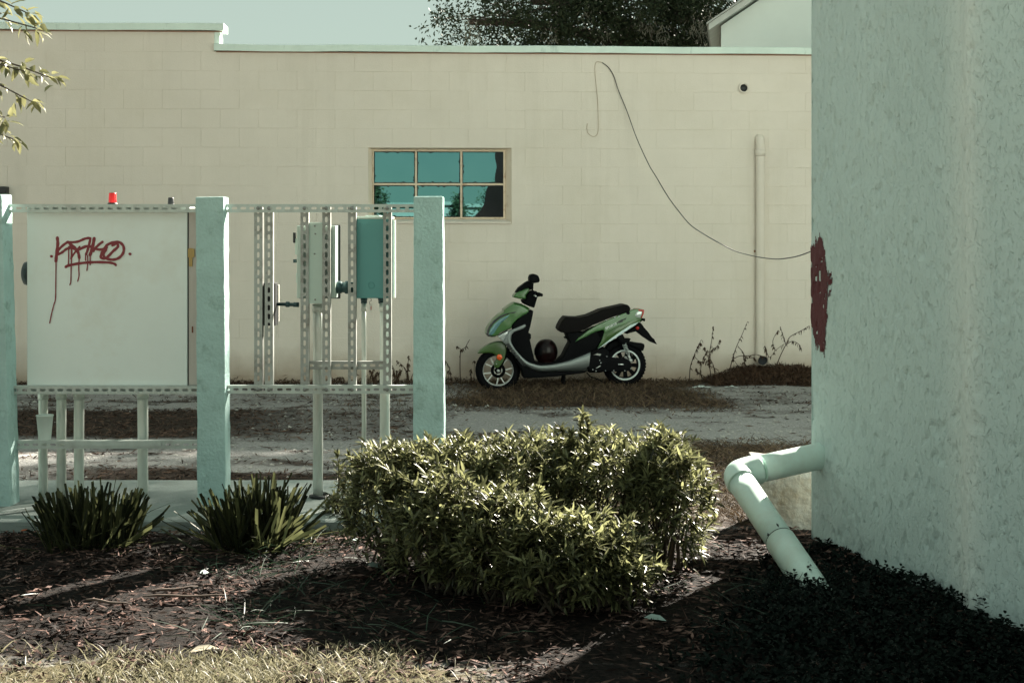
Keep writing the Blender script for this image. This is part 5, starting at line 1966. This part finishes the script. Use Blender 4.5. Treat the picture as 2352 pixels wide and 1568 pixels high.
# ------------------------------------------------------------------ shrubs
hedgel = leaf_material('shrub_leaf', (0.006, 0.008, 0.003), (0.55, 0.56, 0.27), 0.45, 0.4, .45, 12, 2.2)
stemm = material('shrub_stem', (0.07, 0.055, 0.04), 0.9)


def shrub(name, label, base, ells, shoots, sprouts=()):
    T_ = empty(name, (base[0], base[1], 0), 0, label, 'shrub', 'low shrubs in the mulch bed')
    bo = np.array([base[0], base[1], 0])
    mb = MB()
    parts = []
    for c, r, w in ells:
        k = int(shoots * w)
        d = unit(RNG.normal(size=(k * 2, 3)) + np.array([0, 0, .55]))
        d = d[d[:, 2] > -.34][:k]
        k = len(d)
        lump = 1 + .13 * fbm2(d[:, 0] * 2 + c[0], d[:, 1] * 2 + d[:, 2] * 3 + c[1], 2.2, 7) + RNG.normal(size=k) * .085 + .10 * (RNG.random(k) < .12)
        tips = np.array(c) + d * np.array(r) * lump[:, None]
        ok = tips[:, 2] > .03
        tips, d = tips[ok], d[ok]
        k = len(tips)
        nrm = unit(d / np.array(r))
        ax = unit(nrm * .8 + np.array([0, 0, .55]) + RNG.normal(size=(k, 3)) * .3)
        per = 9
        pos = np.repeat(tips, per, 0)
        axr = np.repeat(ax, per, 0)
        rad = unit(np.cross(axr, RNG.normal(size=pos.shape)))
        t = RNG.random((k * per, 1))
        pos = pos - axr * t * .06
        dr = axr * (.25 + .75 * (1 - t)) + rad * .85
        parts.append(leaves(pos, dr, RNG.uniform(.032, .075, k * per), RNG.uniform(.008, .0155, k * per), droop=.12, fold=.2))
        # inner leaves
        k2 = k // 2
        pin = np.array(c) + unit(RNG.normal(size=(k2, 3)) + np.array([0, 0, .3])) * np.array(r) * RNG.uniform(.6, .92, (k2, 1))
        pin = pin[pin[:, 2] > .03]
        parts.append(leaves(pin, RNG.normal(size=pin.shape) + np.array([0, 0, .3]), RNG.uniform(.035, .06, len(pin)), RNG.uniform(.011, .017, len(pin))))
        for i in range(0, k, 14):
            limb(mb, (c[0] + random.gauss(0, .05), c[1] + random.gauss(0, .05), 0), Vector(tips[i] - ax[i] * .03), .008, .002, .15, 3, 5)
    for (a, b) in sprouts:
        a, b = Vector(a), Vector(b)
        pts = limb(mb, a, b, .005, .002, .1, 4, 5)
        pp = np.array([p for p in pts[len(pts) // 3:] for _ in range(7)])
        dr = RNG.normal(size=pp.shape) * .6 + np.array(b - a) / (b - a).length * .7
        parts.append(leaves(pp, dr, RNG.uniform(.03, .06, len(pp)), RNG.uniform(.010, .015, len(pp))))
    mb.v = [tuple(Vector(v) - Vector(bo)) for v in mb.v]
    mb.build('stems', stemm, T_)
    V, F = merge(parts)
    np_mesh('foliage', V - bo, F, hedgel, T_)


def E_(px, Y, z, rx, ry, rz_, w):
    return ((px - 1176) / FPX * Y, Y, z), (rx, ry, rz_), w


shrub('clipped_shrub', 'broad pale green clipped shrub behind, hiding the post foot', (0.1, 6.5),
      [E_(905, 6.5, .28, .23, .30, .29, .9), E_(1040, 6.5, .30, .30, .34, .295, 1.1), E_(1210, 6.5, .31, .34, .34, .30, 1.15), E_(1385, 6.45, .30, .32, .34, .305, 1.1), E_(1530, 6.4, .29, .2, .32, .325, .9)], 480,
      [((.3, 6.5, .5), P(1338, 952, 6.5)), ((.24, 6.5, .5), P(1290, 985, 6.5)), ((.32, 6.5, .5), P(1352, 975, 6.5)), ((.68, 6.4, .5), P(1540, 1005, 6.4)), ((-.6, 6.5, .4), P(800, 1050, 6.5)), ((.26, 6.45, .5), P(1312, 1000, 6.4))])
shrub('spreading_shrub', 'lower spreading pale green shrub in front, sloping toward the mulch', (0.1, 5.9),
      [E_(1030, 6.05, .23, .24, .24, .265, .8), E_(1160, 5.9, .22, .26, .24, .24, .95), E_(1290, 5.75, .19, .25, .22, .21, .95), E_(1400, 5.8, .16, .18, .2, .17, .5)], 460,
      [((-.2, 5.9, .35), P(1000, 1060, 5.95)), ((-.1, 5.85, .4), P(1040, 1080, 5.9)), ((.3, 5.75, .25), P(1450, 1195, 5.8)), ((.1, 5.75, .35), P(1240, 1120, 5.8)), ((.25, 5.75, .3), P(1390, 1180, 5.8)), ((-.3, 6.0, .35), P(930, 1100, 6.05))])
# lopsided seedling at the edge of the pad
shrub('weed_seedling', 'small leafy seedling growing at the pad edge left of the shrubs', (-.95, 7.75), [((-.95, 7.75, .06), (.08, .07, .07), .06)], 400, [((-.95, 7.75, .03), P(775, 1045, 7.75)), ((-.95, 7.75, .03), P(812, 1060, 7.75))])


# clipped strap-leaf clumps
strapl = leaf_material('strap_leaf', (0.006, 0.009, 0.004), (0.18, 0.19, 0.085), 0.45, 0.4, .25, 10, 2.8)


def strap_clump(pxl, pxr, Y, hpx, n_, label, loose=.21, wild=.12):
    x0, x1 = (pxl - 1176) / FPX * Y, (pxr - 1176) / FPX * Y
    cx, hw_ = (x0 + x1) / 2, (x1 - x0) / 2
    h = hpx / FPX * Y
    T_ = empty('strap_leaf_clump', (cx, Y, 0), 0, label, 'plant', 'clipped strap leaf clumps in front of the pad')
    V, F = [], []
    for i in range(n_):
        bx, by = random.uniform(-1, 1) * hw_ * .66, random.gauss(0, .09)
        bx = max(-hw_ * .8, min(hw_ * .8, bx))
        lean = Vector((bx / hw_ * .36 + random.gauss(0, loose), by * 1.2 + random.gauss(0, .14), 1)).normalized()
        L = h * random.choice((random.uniform(.55, .9), random.uniform(.85, 1.08))) * (1 - .2 * abs(bx / hw_))
        if random.random() < wild:
            lean = Vector((random.choice((-1, 1)) * random.uniform(.7, 1.2), random.gauss(0, .5), .7)).normalized()
            L *= .9
        w = random.uniform(.010, .019)
        a = random.gauss(0, .7)
        side = Vector((math.cos(a), math.sin(a), 0))
        side = (side - lean * side.dot(lean)).normalized()
        b = Vector((bx, by, -.01))
        cut = random.uniform(-.7, .7) * w
        bend = Vector((lean.x, lean.y, 0)) * L * random.uniform(0, .18)
        k = len(V)
        nn = lean.cross(side) * w * .22
        for t, ww in ((0, .6), (.4, 1), (.75, 1.0)):
            p = b + lean * L * t + bend * t * t
            V += [p - side * w * ww / 2 + nn, p, p + side * w * ww / 2 + nn]
        p = b + lean * L + bend
        V += [p - side * w * .42 + lean * cut * .5 + nn, p, p + side * w * .42 - lean * cut * .5 + nn]
        for r in range(3):
            for c in range(2):
                q = k + r * 3 + c
                F.append((q, q + 1, q + 4, q + 3))
    T_c = np_mesh('leaves', np.array([tuple(v) for v in V]), np.array(F), strapl, T_)
    # thin dry strands arching out
    k = 60
    pos = np.stack([RNG.normal(size=k) * hw_ * .5, RNG.normal(size=k) * .1 - .06, np.full(k, .02)], 1)
    dr = np.stack([RNG.normal(size=k) * 1.0, RNG.normal(size=k) * .5 - .4, np.full(k, .8)], 1)
    v, f = blades(pos, dr, RNG.uniform(.1, .26, k), .005, 1.0)
    np_mesh('thin_blades', v, f, strapl, T_)


strap_clump(88, 340, 7.02, 152, 300, 'clipped dark strap leaf clump in front of the pad below the cabinet', .24, .14)
strap_clump(474, 688, 6.95, 172, 290, 'clipped strap leaf clump with sunlit leaf edges in front of the middle post', .30, .2)

# ------------------------------------------------------------------ loose ground stuff
def zone_sample(n, x0, x1, y0, y1, fn):
    x, y = RNG.uniform(x0, x1, n), RNG.uniform(y0, y1, n)
    k = RNG.random(n) < fn(x, y)
    return x[k], y[k]


litm = leaf_material('dry_litter', (0.010, 0.007, 0.006), (0.20, 0.12, 0.085), 0.05, .8, .2, 6, 1.8)
x, y = zone_sample(110000, -5.2, 3.4, 8.6, 15.15, lambda a, b: np.clip(zones(a, b)[0] - .08, 0.02, .75) * .62)
k = len(x)
pos = np.stack([x, y, gh(x, y) + RNG.uniform(.003, .016, k)], 1)
dr = np.stack([RNG.normal(size=k), RNG.normal(size=k), RNG.normal(size=k) * .22], 1)
V, F = quads(pos, dr, RNG.uniform(.02, .10, k), RNG.uniform(.004, .014, k))
o = np_mesh('leaf_litter', V, F, litm)
tag(o, 'brown leaf litter and dry needles strewn in bands across the alley', 'leaf litter', kind='stuff')

pebm = material('pebble_stone', (0.34, 0.33, 0.30), .9, var=.5, vscale=40)
x, y = zone_sample(7000, -5.2, 3.4, 8.9, 15.1, lambda a, b: np.clip(1 - zones(a, b)[0] * 1.2, 0.02, 1))
k = len(x)
r_ = np.abs(RNG.normal(size=k)) * .006 + .004
c = np.stack([x, y, gh(x, y) + r_ * .3], 1)
o6 = np.array([(1, 0, 0), (0, 1, 0), (-1, 0, 0), (0, -1, 0), (0, 0, .7)], float)
V = (c[:, None] + o6[None] * r_[:, None, None] * RNG.uniform(.6, 1.4, (k, 5, 1))).reshape(-1, 3)
F = (np.arange(k)[:, None, None] * 5 + np.array([(0, 1, 4), (1, 2, 4), (2, 3, 4), (3, 0, 4)])[None]).reshape(-1, 3)
tag(np_mesh('gravel', V, F, pebm), 'pale gravel scattered over the alley', 'gravel', kind='stuff')

# dry grass behind the shrubs
dgm = leaf_material('dry_grass', (0.012, 0.009, 0.006), (0.26, 0.18, 0.11), 0.15, .7, .2, 5, 1.6)
x, y = zone_sample(30000, -.6, 2.9, 7.55, 11.2, lambda a, b: np.clip(zones(a, b)[0] * 1.1 - .1, 0, 1) * .85)
k = len(x)
pos = np.stack([x, y, gh(x, y) - .004], 1)
dr = np.stack([RNG.normal(size=k) * .8, RNG.normal(size=k) * .8, np.full(k, .8)], 1)
V1, F1 = blades(pos, dr, RNG.uniform(.03, .085, k), RNG.uniform(.003, .006, k), .7)
x, y = zone_sample(14000, -1.5, 2.0, 12.6, 15.15, lambda a, b: np.clip(zones(a, b)[0] - .2 + .5 * fbm2(a, b, 2.2, 40), 0, 1) * .7)
k = len(x)
pos = np.stack([x, y, gh(x, y) - .004], 1)
dr = np.stack([RNG.normal(size=k) * .6, RNG.normal(size=k) * .6, np.full(k, .9)], 1)
V2, F2 = blades(pos, dr, RNG.uniform(.03, .10, k) * (1 + .8 * (RNG.random(k) < .05)), RNG.uniform(.003, .006, k), .6)
V, F = merge([(V1, F1), (V2, F2)])
tag(np_mesh('dry_grass', V, F, dgm), 'short dry brown grass beyond the shrubs and under the scooter', 'dry grass', kind='stuff')

# mulch
mum = leaf_material('mulch_chip', (0.003, 0.0022, 0.002), (0.46, 0.28, 0.235), 0.0, .75, .08, 7, 3.4)
x, y = zone_sample(62000, -2.9, 1.9, 4.75, 7.5, lambda a, b: (.25 + .75 * smooth(-.2, .3, fbm2(a, b, 3, 50))) * (.7 + .3 * smooth(-.35, -1.05, a + .3 * fbm2(a, b, 1.5, 52) + .45 * (5.6 - b))))
k = len(x)
pos = np.stack([x, y, gh(x, y) + RNG.uniform(.002, .022, k)], 1)
dr = np.stack([RNG.normal(size=k) * 1.3, RNG.normal(size=k) * .8, RNG.normal(size=k) * .25], 1)
V, F = quads(pos, dr, RNG.uniform(.010, .065, k) * (1 + 1.6 * (RNG.random(k) < .03)), RNG.uniform(.004, .013, k) * (1 + 1.2 * (RNG.random(k) < .05)))
tag(np_mesh('mulch_chips', V, F, mum), 'reddish brown bark mulch covering the planting bed', 'mulch', kind='stuff')
# lawn edge
lwm = leaf_material('lawn_blade', (0.06, 0.06, 0.028), (0.36, 0.33, 0.23), 0.45, .5, .4, 5, 1.1)
x, y = zone_sample(60000, -2.3, 1.6, 4.2, 5.6, lambda a, b: np.clip(zones(a, b)[2] * 1.2 - .1, 0, 1) * smooth(.2, -.6, a) * (.12 + .88 * smooth(-.25, .25, fbm2(a, b, 3.2, 66))))
k = len(x)
pos = np.stack([x, y, gh(x, y) - .004], 1)
dr = np.stack([RNG.normal(size=k) * .55, RNG.normal(size=k) * .55, np.full(k, 1.0)], 1)
V, F = blades(pos, dr, RNG.uniform(.025, .065, k), RNG.uniform(.003, .006, k), .5)
tag(np_mesh('lawn_grass', V, F, lwm), 'sunlit short lawn grass at the near edge of the bed', 'grass', kind='stuff')
# scattered weeds in the bed
wdl = leaf_material('bed_weed', (0.012, 0.028, 0.018), (0.04, 0.07, 0.04), 0.2, .5, .4)
x, y = zone_sample(2600, -2.6, 1.4, 5.3, 7.45, lambda a, b: smooth(.1, .5, fbm2(a, b, 2.0, 91)))
k = len(x)
pos = np.stack([x, y, gh(x, y)], 1)
dr = np.stack([RNG.normal(size=k), RNG.normal(size=k), np.full(k, .5)], 1)
V, F = blades(pos, dr, RNG.uniform(.05, .16, k), RNG.uniform(.003, .006, k), 1.0)
tag(np_mesh('bed_weeds', V, F, wdl), 'thin dark green grass weeds lying over the mulch', 'weeds', kind='stuff')

# dark ground cover under the stucco wall
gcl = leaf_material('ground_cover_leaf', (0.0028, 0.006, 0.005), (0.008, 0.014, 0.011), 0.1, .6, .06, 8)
x = RNG.uniform(-.2, 2.6, 30000)
y = RNG.uniform(3.6, 7.0, 30000)
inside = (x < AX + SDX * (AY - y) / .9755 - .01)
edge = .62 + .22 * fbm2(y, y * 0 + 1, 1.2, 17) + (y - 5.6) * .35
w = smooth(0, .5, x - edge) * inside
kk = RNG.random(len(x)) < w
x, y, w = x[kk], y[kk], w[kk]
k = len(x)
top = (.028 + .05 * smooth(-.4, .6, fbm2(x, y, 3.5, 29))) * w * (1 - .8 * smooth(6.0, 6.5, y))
pos = np.stack([x, y, gh(x, y) + top * RNG.random(k) ** .4], 1)
dr = np.stack([RNG.normal(size=k), RNG.normal(size=k), RNG.normal(size=k) * .5 + .5], 1)
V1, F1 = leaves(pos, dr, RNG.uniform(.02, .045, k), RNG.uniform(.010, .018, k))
# upright shoots making a fringe
ks = 700
x = RNG.uniform(.9, 2.5, ks)
y = RNG.uniform(4.3, 6.25, ks)
inside = (x < AX + SDX * (AY - y) / .9755 - .03) & (x > .9 + (y - 5.6) * .35)
x, y = x[inside], y[inside]
tp_, td_ = [], []
for a, b in zip(x, y):
    h = random.uniform(.05, .11)
    lx, ly = random.gauss(0, .25), random.gauss(0, .25)
    for i in range(12):
        t = i / 11
        tp_.append((a + lx * h * t, b + ly * h * t, .02 + h * t))
        an = i * 2.4
        td_.append((math.cos(an), math.sin(an), .5))
V2, F2 = leaves(np.array(tp_), np.array(td_), .026, .013)
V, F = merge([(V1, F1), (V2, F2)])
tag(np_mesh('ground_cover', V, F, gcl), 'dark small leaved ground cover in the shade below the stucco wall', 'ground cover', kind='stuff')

# fallen leaves and sticks one can pick out
random.seed(3)
palel = leaf_material('fallen_leaf_pale', (0.20, 0.30, 0.28), (0.34, 0.42, 0.38), 0.05, .6, .3)
redl_ = leaf_material('fallen_leaf_red', (0.30, 0.07, 0.03), (0.42, 0.12, 0.05), 0.1, .6, .3)


def fallen(px, py, L, W, mat, label, rz_, cat='leaf', grp=None):
    Y = FPX * CAM_H / (py - 551)
    p = P(px, py, Y)
    z = float(gh(p.x, p.y)) + .02
    V, F = leaves(np.array([(-L / 2, 0, 0)]), np.array([(1, 0, .04)]), L, W, droop=.14, fold=.18, roll=np.array([(0.05, -.35, 1.0)]))
    o = np_mesh('fallen_leaf', V, F, mat)
    o.location = (p.x, p.y, max(z, .044 if 7.55 < p.y < 8.8 and p.x < -.2 else z))
    o.rotation_euler = (random.gauss(0, .15), random.gauss(0, .15), rz_)
    tag(o, label, cat, grp)


fg = 'dead leaves lying about'
fallen(862, 1326, .075, .045, palel, 'large pale curled leaf on the dark mulch in front of the shrub', .2, grp=fg)
fallen(820, 1265, .06, .03, palel, 'pale leaf on dark mulch just left of the shrub foot', .4, grp=fg)
fallen(1505, 1450, .09, .04, palel, 'pale leaf lying in the dark ground near the bottom centre right', -.3, grp=fg)
fallen(470, 1340, .05, .025, palel, 'pale leaf on the mulch in front of the right strap leaf clump', .8, grp=fg)
fallen(135, 1218, .085, .04, palel, 'pale leaf at the left foot of the left strap leaf clump', .3, grp=fg)
fallen(375, 1112, .085, .05, redl_, 'red dead leaf at the back edge of the pad', .1, grp=fg)
fallen(395, 1114, .06, .04, redl_, 'smaller red dead leaf right beside the red leaf on the pad edge', .9, grp=fg)
fallen(60, 1212, .07, .018, redl_, 'narrow rust red leaf on the soil left of the strap leaf clump', .7, grp=fg)
fallen(468, 1508, .11, .05, leaf_material('tan_leaf', (.42, .36, .28), (.5, .44, .34), 0, .7, .2), 'large tan dead leaf lying on the sunlit lawn edge', .1, grp=fg)
twm = material('bare_stick', (0.10, 0.07, 0.055), .85, var=.3, vscale=20)
for px, py, L, a, lab in ((430, 1402, .36, .05, 'long straight bark stick lying on the sunlit mulch'), (250, 1420, .22, -.35, 'short stick crossing the sunlit mulch at the left'), (400, 1385, .2, .45, 'thin stick leaning over the long stick in the mulch')):
    Y = FPX * CAM_H / (py - 551)
    p = P(px, py, Y)
    pts = [(L * (t - .5), .003 * math.sin(t * 6), .003 * math.sin(t * 9)) for t in np.linspace(0, 1, 7)]
    o = MB().tube(pts, [.003, .0055, .006, .0055, .005, .004, .002], 6).build('bark_stick', twm, loc=(p.x, p.y, float(gh(p.x, p.y)) + .03), rot=(0, 0, a))
    tag(o, lab, 'stick', 'sticks in the mulch')

# ------------------------------------------------------------------ dead weeds and debris along the wall
dwm = material('dead_stem', (0.055, 0.032, 0.022), .9, var=.3, vscale=20)
dll = leaf_material('dead_weed_leaf', (0.03, 0.018, 0.012), (0.09, 0.05, 0.03), .05, .8, .2)


def dead_weed(paths, Y, label, leafn=5):
    x0, z0 = paths[0][0]
    b = P(x0, z0, Y)
    T_ = empty('dead_weed', (b.x, Y, max(0, b.z)), 0, label, 'weed', 'dead weeds along the block wall')
    mb = MB()
    lp, ld = [], []
    for i, pth in enumerate(paths):
        yo_ = random.gauss(0, .03) if i else 0
        pts = [P(px, py, Y + yo_) - T_.location for px, py in pth]
        if i == 0:
            pts[0].z -= .03
        cp_ = catmull(pts, 4) if len(pts) > 2 else pts
        r0 = .006 if i == 0 else .0042
        mb.tube(cp_, [r0 - (r0 - .0022) * j / max(1, len(cp_) - 1) for j in range(len(cp_))], 5)
        for j in range(leafn * 3):
            q = cp_[random.randrange(len(cp_) // 4, len(cp_))]
            lp.append(q)
            ld.append((random.gauss(0, .6), random.gauss(0, .6), -.8))
    mb.build('stems', dwm, T_)
    V, F = leaves(np.array(lp), np.array(ld), RNG.uniform(.02, .05, len(lp)), RNG.uniform(.008, .014, len(lp)), droop=.4)
    np_mesh('dry_leaves', V, F, dll, T_)


def Zr(zx, zy):
    return (2600 + zx / 3.36) * .57422, (1150 + zy / 3.36) * .57422


dead_weed([[Zr(530, 1250), Zr(540, 1080), Zr(580, 950), Zr(630, 820), Zr(690, 700)], [Zr(590, 920), Zr(650, 980)], [Zr(630, 830), Zr(680, 740)]], 15.0, 'leftmost slender dead weed stem right of the scooter')
dead_weed([[Zr(830, 1210), Zr(795, 1000), Zr(805, 850), Zr(830, 700), Zr(850, 520)], [Zr(690, 1200), Zr(680, 1100), Zr(720, 950), Zr(770, 840)], [Zr(800, 950), Zr(840, 830), Zr(900, 795), Zr(940, 700)], [Zr(790, 960), Zr(730, 800)], [Zr(870, 1150), Zr(830, 1000), Zr(700, 1000), Zr(650, 980)], [Zr(790, 1230), Zr(650, 1140), Zr(618, 1080)], [Zr(920, 1110), Zr(800, 1040), Zr(740, 950)]], 15.02, 'tangled bunch of dead weed stems left of the wall drainpipe', 9)
dead_weed([[Zr(1060, 1110), Zr(1110, 960), Zr(1160, 800), Zr(1230, 650), Zr(1312, 455)], [Zr(1105, 970), Zr(1200, 920), Zr(1330, 915), Zr(1440, 900), Zr(1600, 940), Zr(1690, 840), Zr(1820, 745)], [Zr(1180, 790), Zr(1250, 870), Zr(1275, 950), Zr(1250, 1040)], [Zr(1275, 950), Zr(1400, 940)], [Zr(1200, 1080), Zr(1120, 960)], [Zr(1600, 940), Zr(1560, 850), Zr(1545, 780)]], 14.98, 'tall dark dead stem leaning right beside the drainpipe foot', 7)
dead_weed([[Zr(1690, 1030), Zr(1760, 900), Zr(1830, 760), Zr(1885, 660), Zr(2030, 580), Zr(2142, 512)], [Zr(1825, 760), Zr(1780, 620), Zr(1752, 525)], [Zr(1840, 760), Zr(1920, 720), Zr(2010, 770), Zr(2020, 810)], [Zr(1685, 850), Zr(1650, 720), Zr(1720, 575)]], 14.95, 'forked dead weed reaching right of the drainpipe outlet', 5)


def Zs(zx, zy):
    return zpx(zx, zy)


dead_weed([[Zs(155, 1190), Zs(150, 1000), Zs(160, 880), Zs(200, 850), Zs(248, 770)], [Zs(160, 870), Zs(120, 835)]], 14.9, 'thin forked dead weed at the wall just left of the scooter')
dead_weed([[Zs(70, 1200), Zs(45, 1060), Zs(0, 975)], [Zs(40, 1200), Zs(35, 1080)]], 14.9, 'short dead weed beside the right hand post', 7)
dead_weed([[Zs(262, 1200), Zs(260, 1100), Zs(262, 1060)], [Zs(290, 1180), Zs(293, 980)]], 14.8, 'dark stubby dead weed touching the scooter front tyre', 8)
for i, (px, h, nst, lab) in enumerate(((760, 24, 3, 'low dead weed at the wall foot behind the thick conduit'), (860, 40, 4, 'low twiggy dead weed at the wall between the two right conduits'), (912, 46, 5, 'bushy dead weed at the wall foot left of the post by the window'), (938, 70, 4, 'taller dead weed at the wall foot touching the post by the window'))):
    paths = []
    for s in range(nst):
        a = random.gauss(0, .6)
        paths.append([(px + random.gauss(0, 5), 884), (px + a * h * .3, 884 - h * .5), (px + a * h * .9 + random.gauss(0, 6), 884 - h * random.uniform(.7, 1))])
    dead_weed(paths, 14.98, lab, 8)

# debris bank by the drainpipe
bx = np.linspace(P(1600, 0, 15).x, P(1905, 0, 15).x, 60)
byy = np.linspace(-.55, .05, 16)
BX, BYY = np.meshgrid(bx, byy, indexing='xy')
t = (BX - bx[0]) / (bx[-1] - bx[0])
prof = smooth(0.02, .45, t) * (1 - .25 * smooth(.75, 1.0, t))
H = .15 * prof * np.clip(1 - (np.abs(BYY) / .55) ** 1.4, 0, 1) + .03 * fbm2(BX, BYY, 6, 3) * prof - .012
yw = WY0 + WSL * BX + BYY
ii = np.arange(BX.size).reshape(BX.shape)
FB = np.stack([ii[:-1, :-1], ii[:-1, 1:], ii[1:, 1:], ii[1:, :-1]], -1).reshape(-1, 4)
debm = material('dark_debris_soil', (0.015, 0.012, 0.011), .95, var=.5, vscale=25, bump=.9, bscale=40, bdist=.02)
o = np_mesh('debris_bank', np.stack([BX, yw, H], -1).reshape(-1, 3), FB, debm, smooth=True)
tag(o, 'dark bank of leaf debris heaped at the wall under the drainpipe', 'debris bank', kind='stuff')
k = 9000
ti, tj = RNG.integers(0, BX.shape[0], k), RNG.integers(6, BX.shape[1], k)
pos = np.stack([BX[ti, tj] + RNG.normal(size=k) * .02, yw[ti, tj] + RNG.normal(size=k) * .02, H[ti, tj] + np.abs(RNG.normal(size=k)) * .022], 1)
dr = np.stack([RNG.normal(size=k), RNG.normal(size=k), RNG.normal(size=k) * .8], 1)
V, F = quads(pos, dr, RNG.uniform(.03, .11, k), RNG.uniform(.004, .014, k))
o = np_mesh('debris_litter', V, F, dll)
tag(o, 'dry stems and leaves matted over the debris bank', 'leaf litter', kind='stuff')
# thin dirt line and litter all along the wall foot
x = RNG.uniform(-5.3, 3.2, 5000)
y = WY0 + WSL * x - np.abs(RNG.normal(size=5000)) * .09 - .005
pos = np.stack([x, y, gh(x, y) + np.abs(RNG.normal(size=5000)) * .016 * (1 + np.maximum(0, fbm2(x, x * 0, 2.5, 8)) * 3)], 1)
dr = np.stack([RNG.normal(size=5000), RNG.normal(size=5000) * .4, RNG.normal(size=5000) * .7], 1)
V, F = quads(pos, dr, RNG.uniform(.02, .08, 5000), RNG.uniform(.004, .012, 5000))
tag(np_mesh('wall_foot_litter', V, F, dll), 'dark dead leaves and stems caught along the foot of the block wall', 'leaf litter', kind='stuff')
# scraps of pale plastic by the debris bank
scr = material('pale_scrap', (.5, .56, .54), .6)
a = P(1820 - 10, 877, 14.7)
for px, py, w, lab in ((1613, 876, .10, 'crumpled pale plastic scrap by the dead weeds at the wall'), (1680, 880, .07, 'small pale scrap on the gravel below the debris bank')):
    p = P(px, py, 14.6)
    V, F = [], []
    for i in range(6):
        for j in range(4):
            V.append(((i / 5 - .5) * w * 2, (j / 3 - .5) * w, .012 + .02 * random.random() * math.sin(math.pi * i / 5)))
    for i in range(5):
        for j in range(3):
            F.append((i * 4 + j, (i + 1) * 4 + j, (i + 1) * 4 + j + 1, i * 4 + j + 1))
    tag(MB().add(V, F).build('plastic_scrap', scr, loc=(p.x, 14.6, 0)), lab, 'scrap')
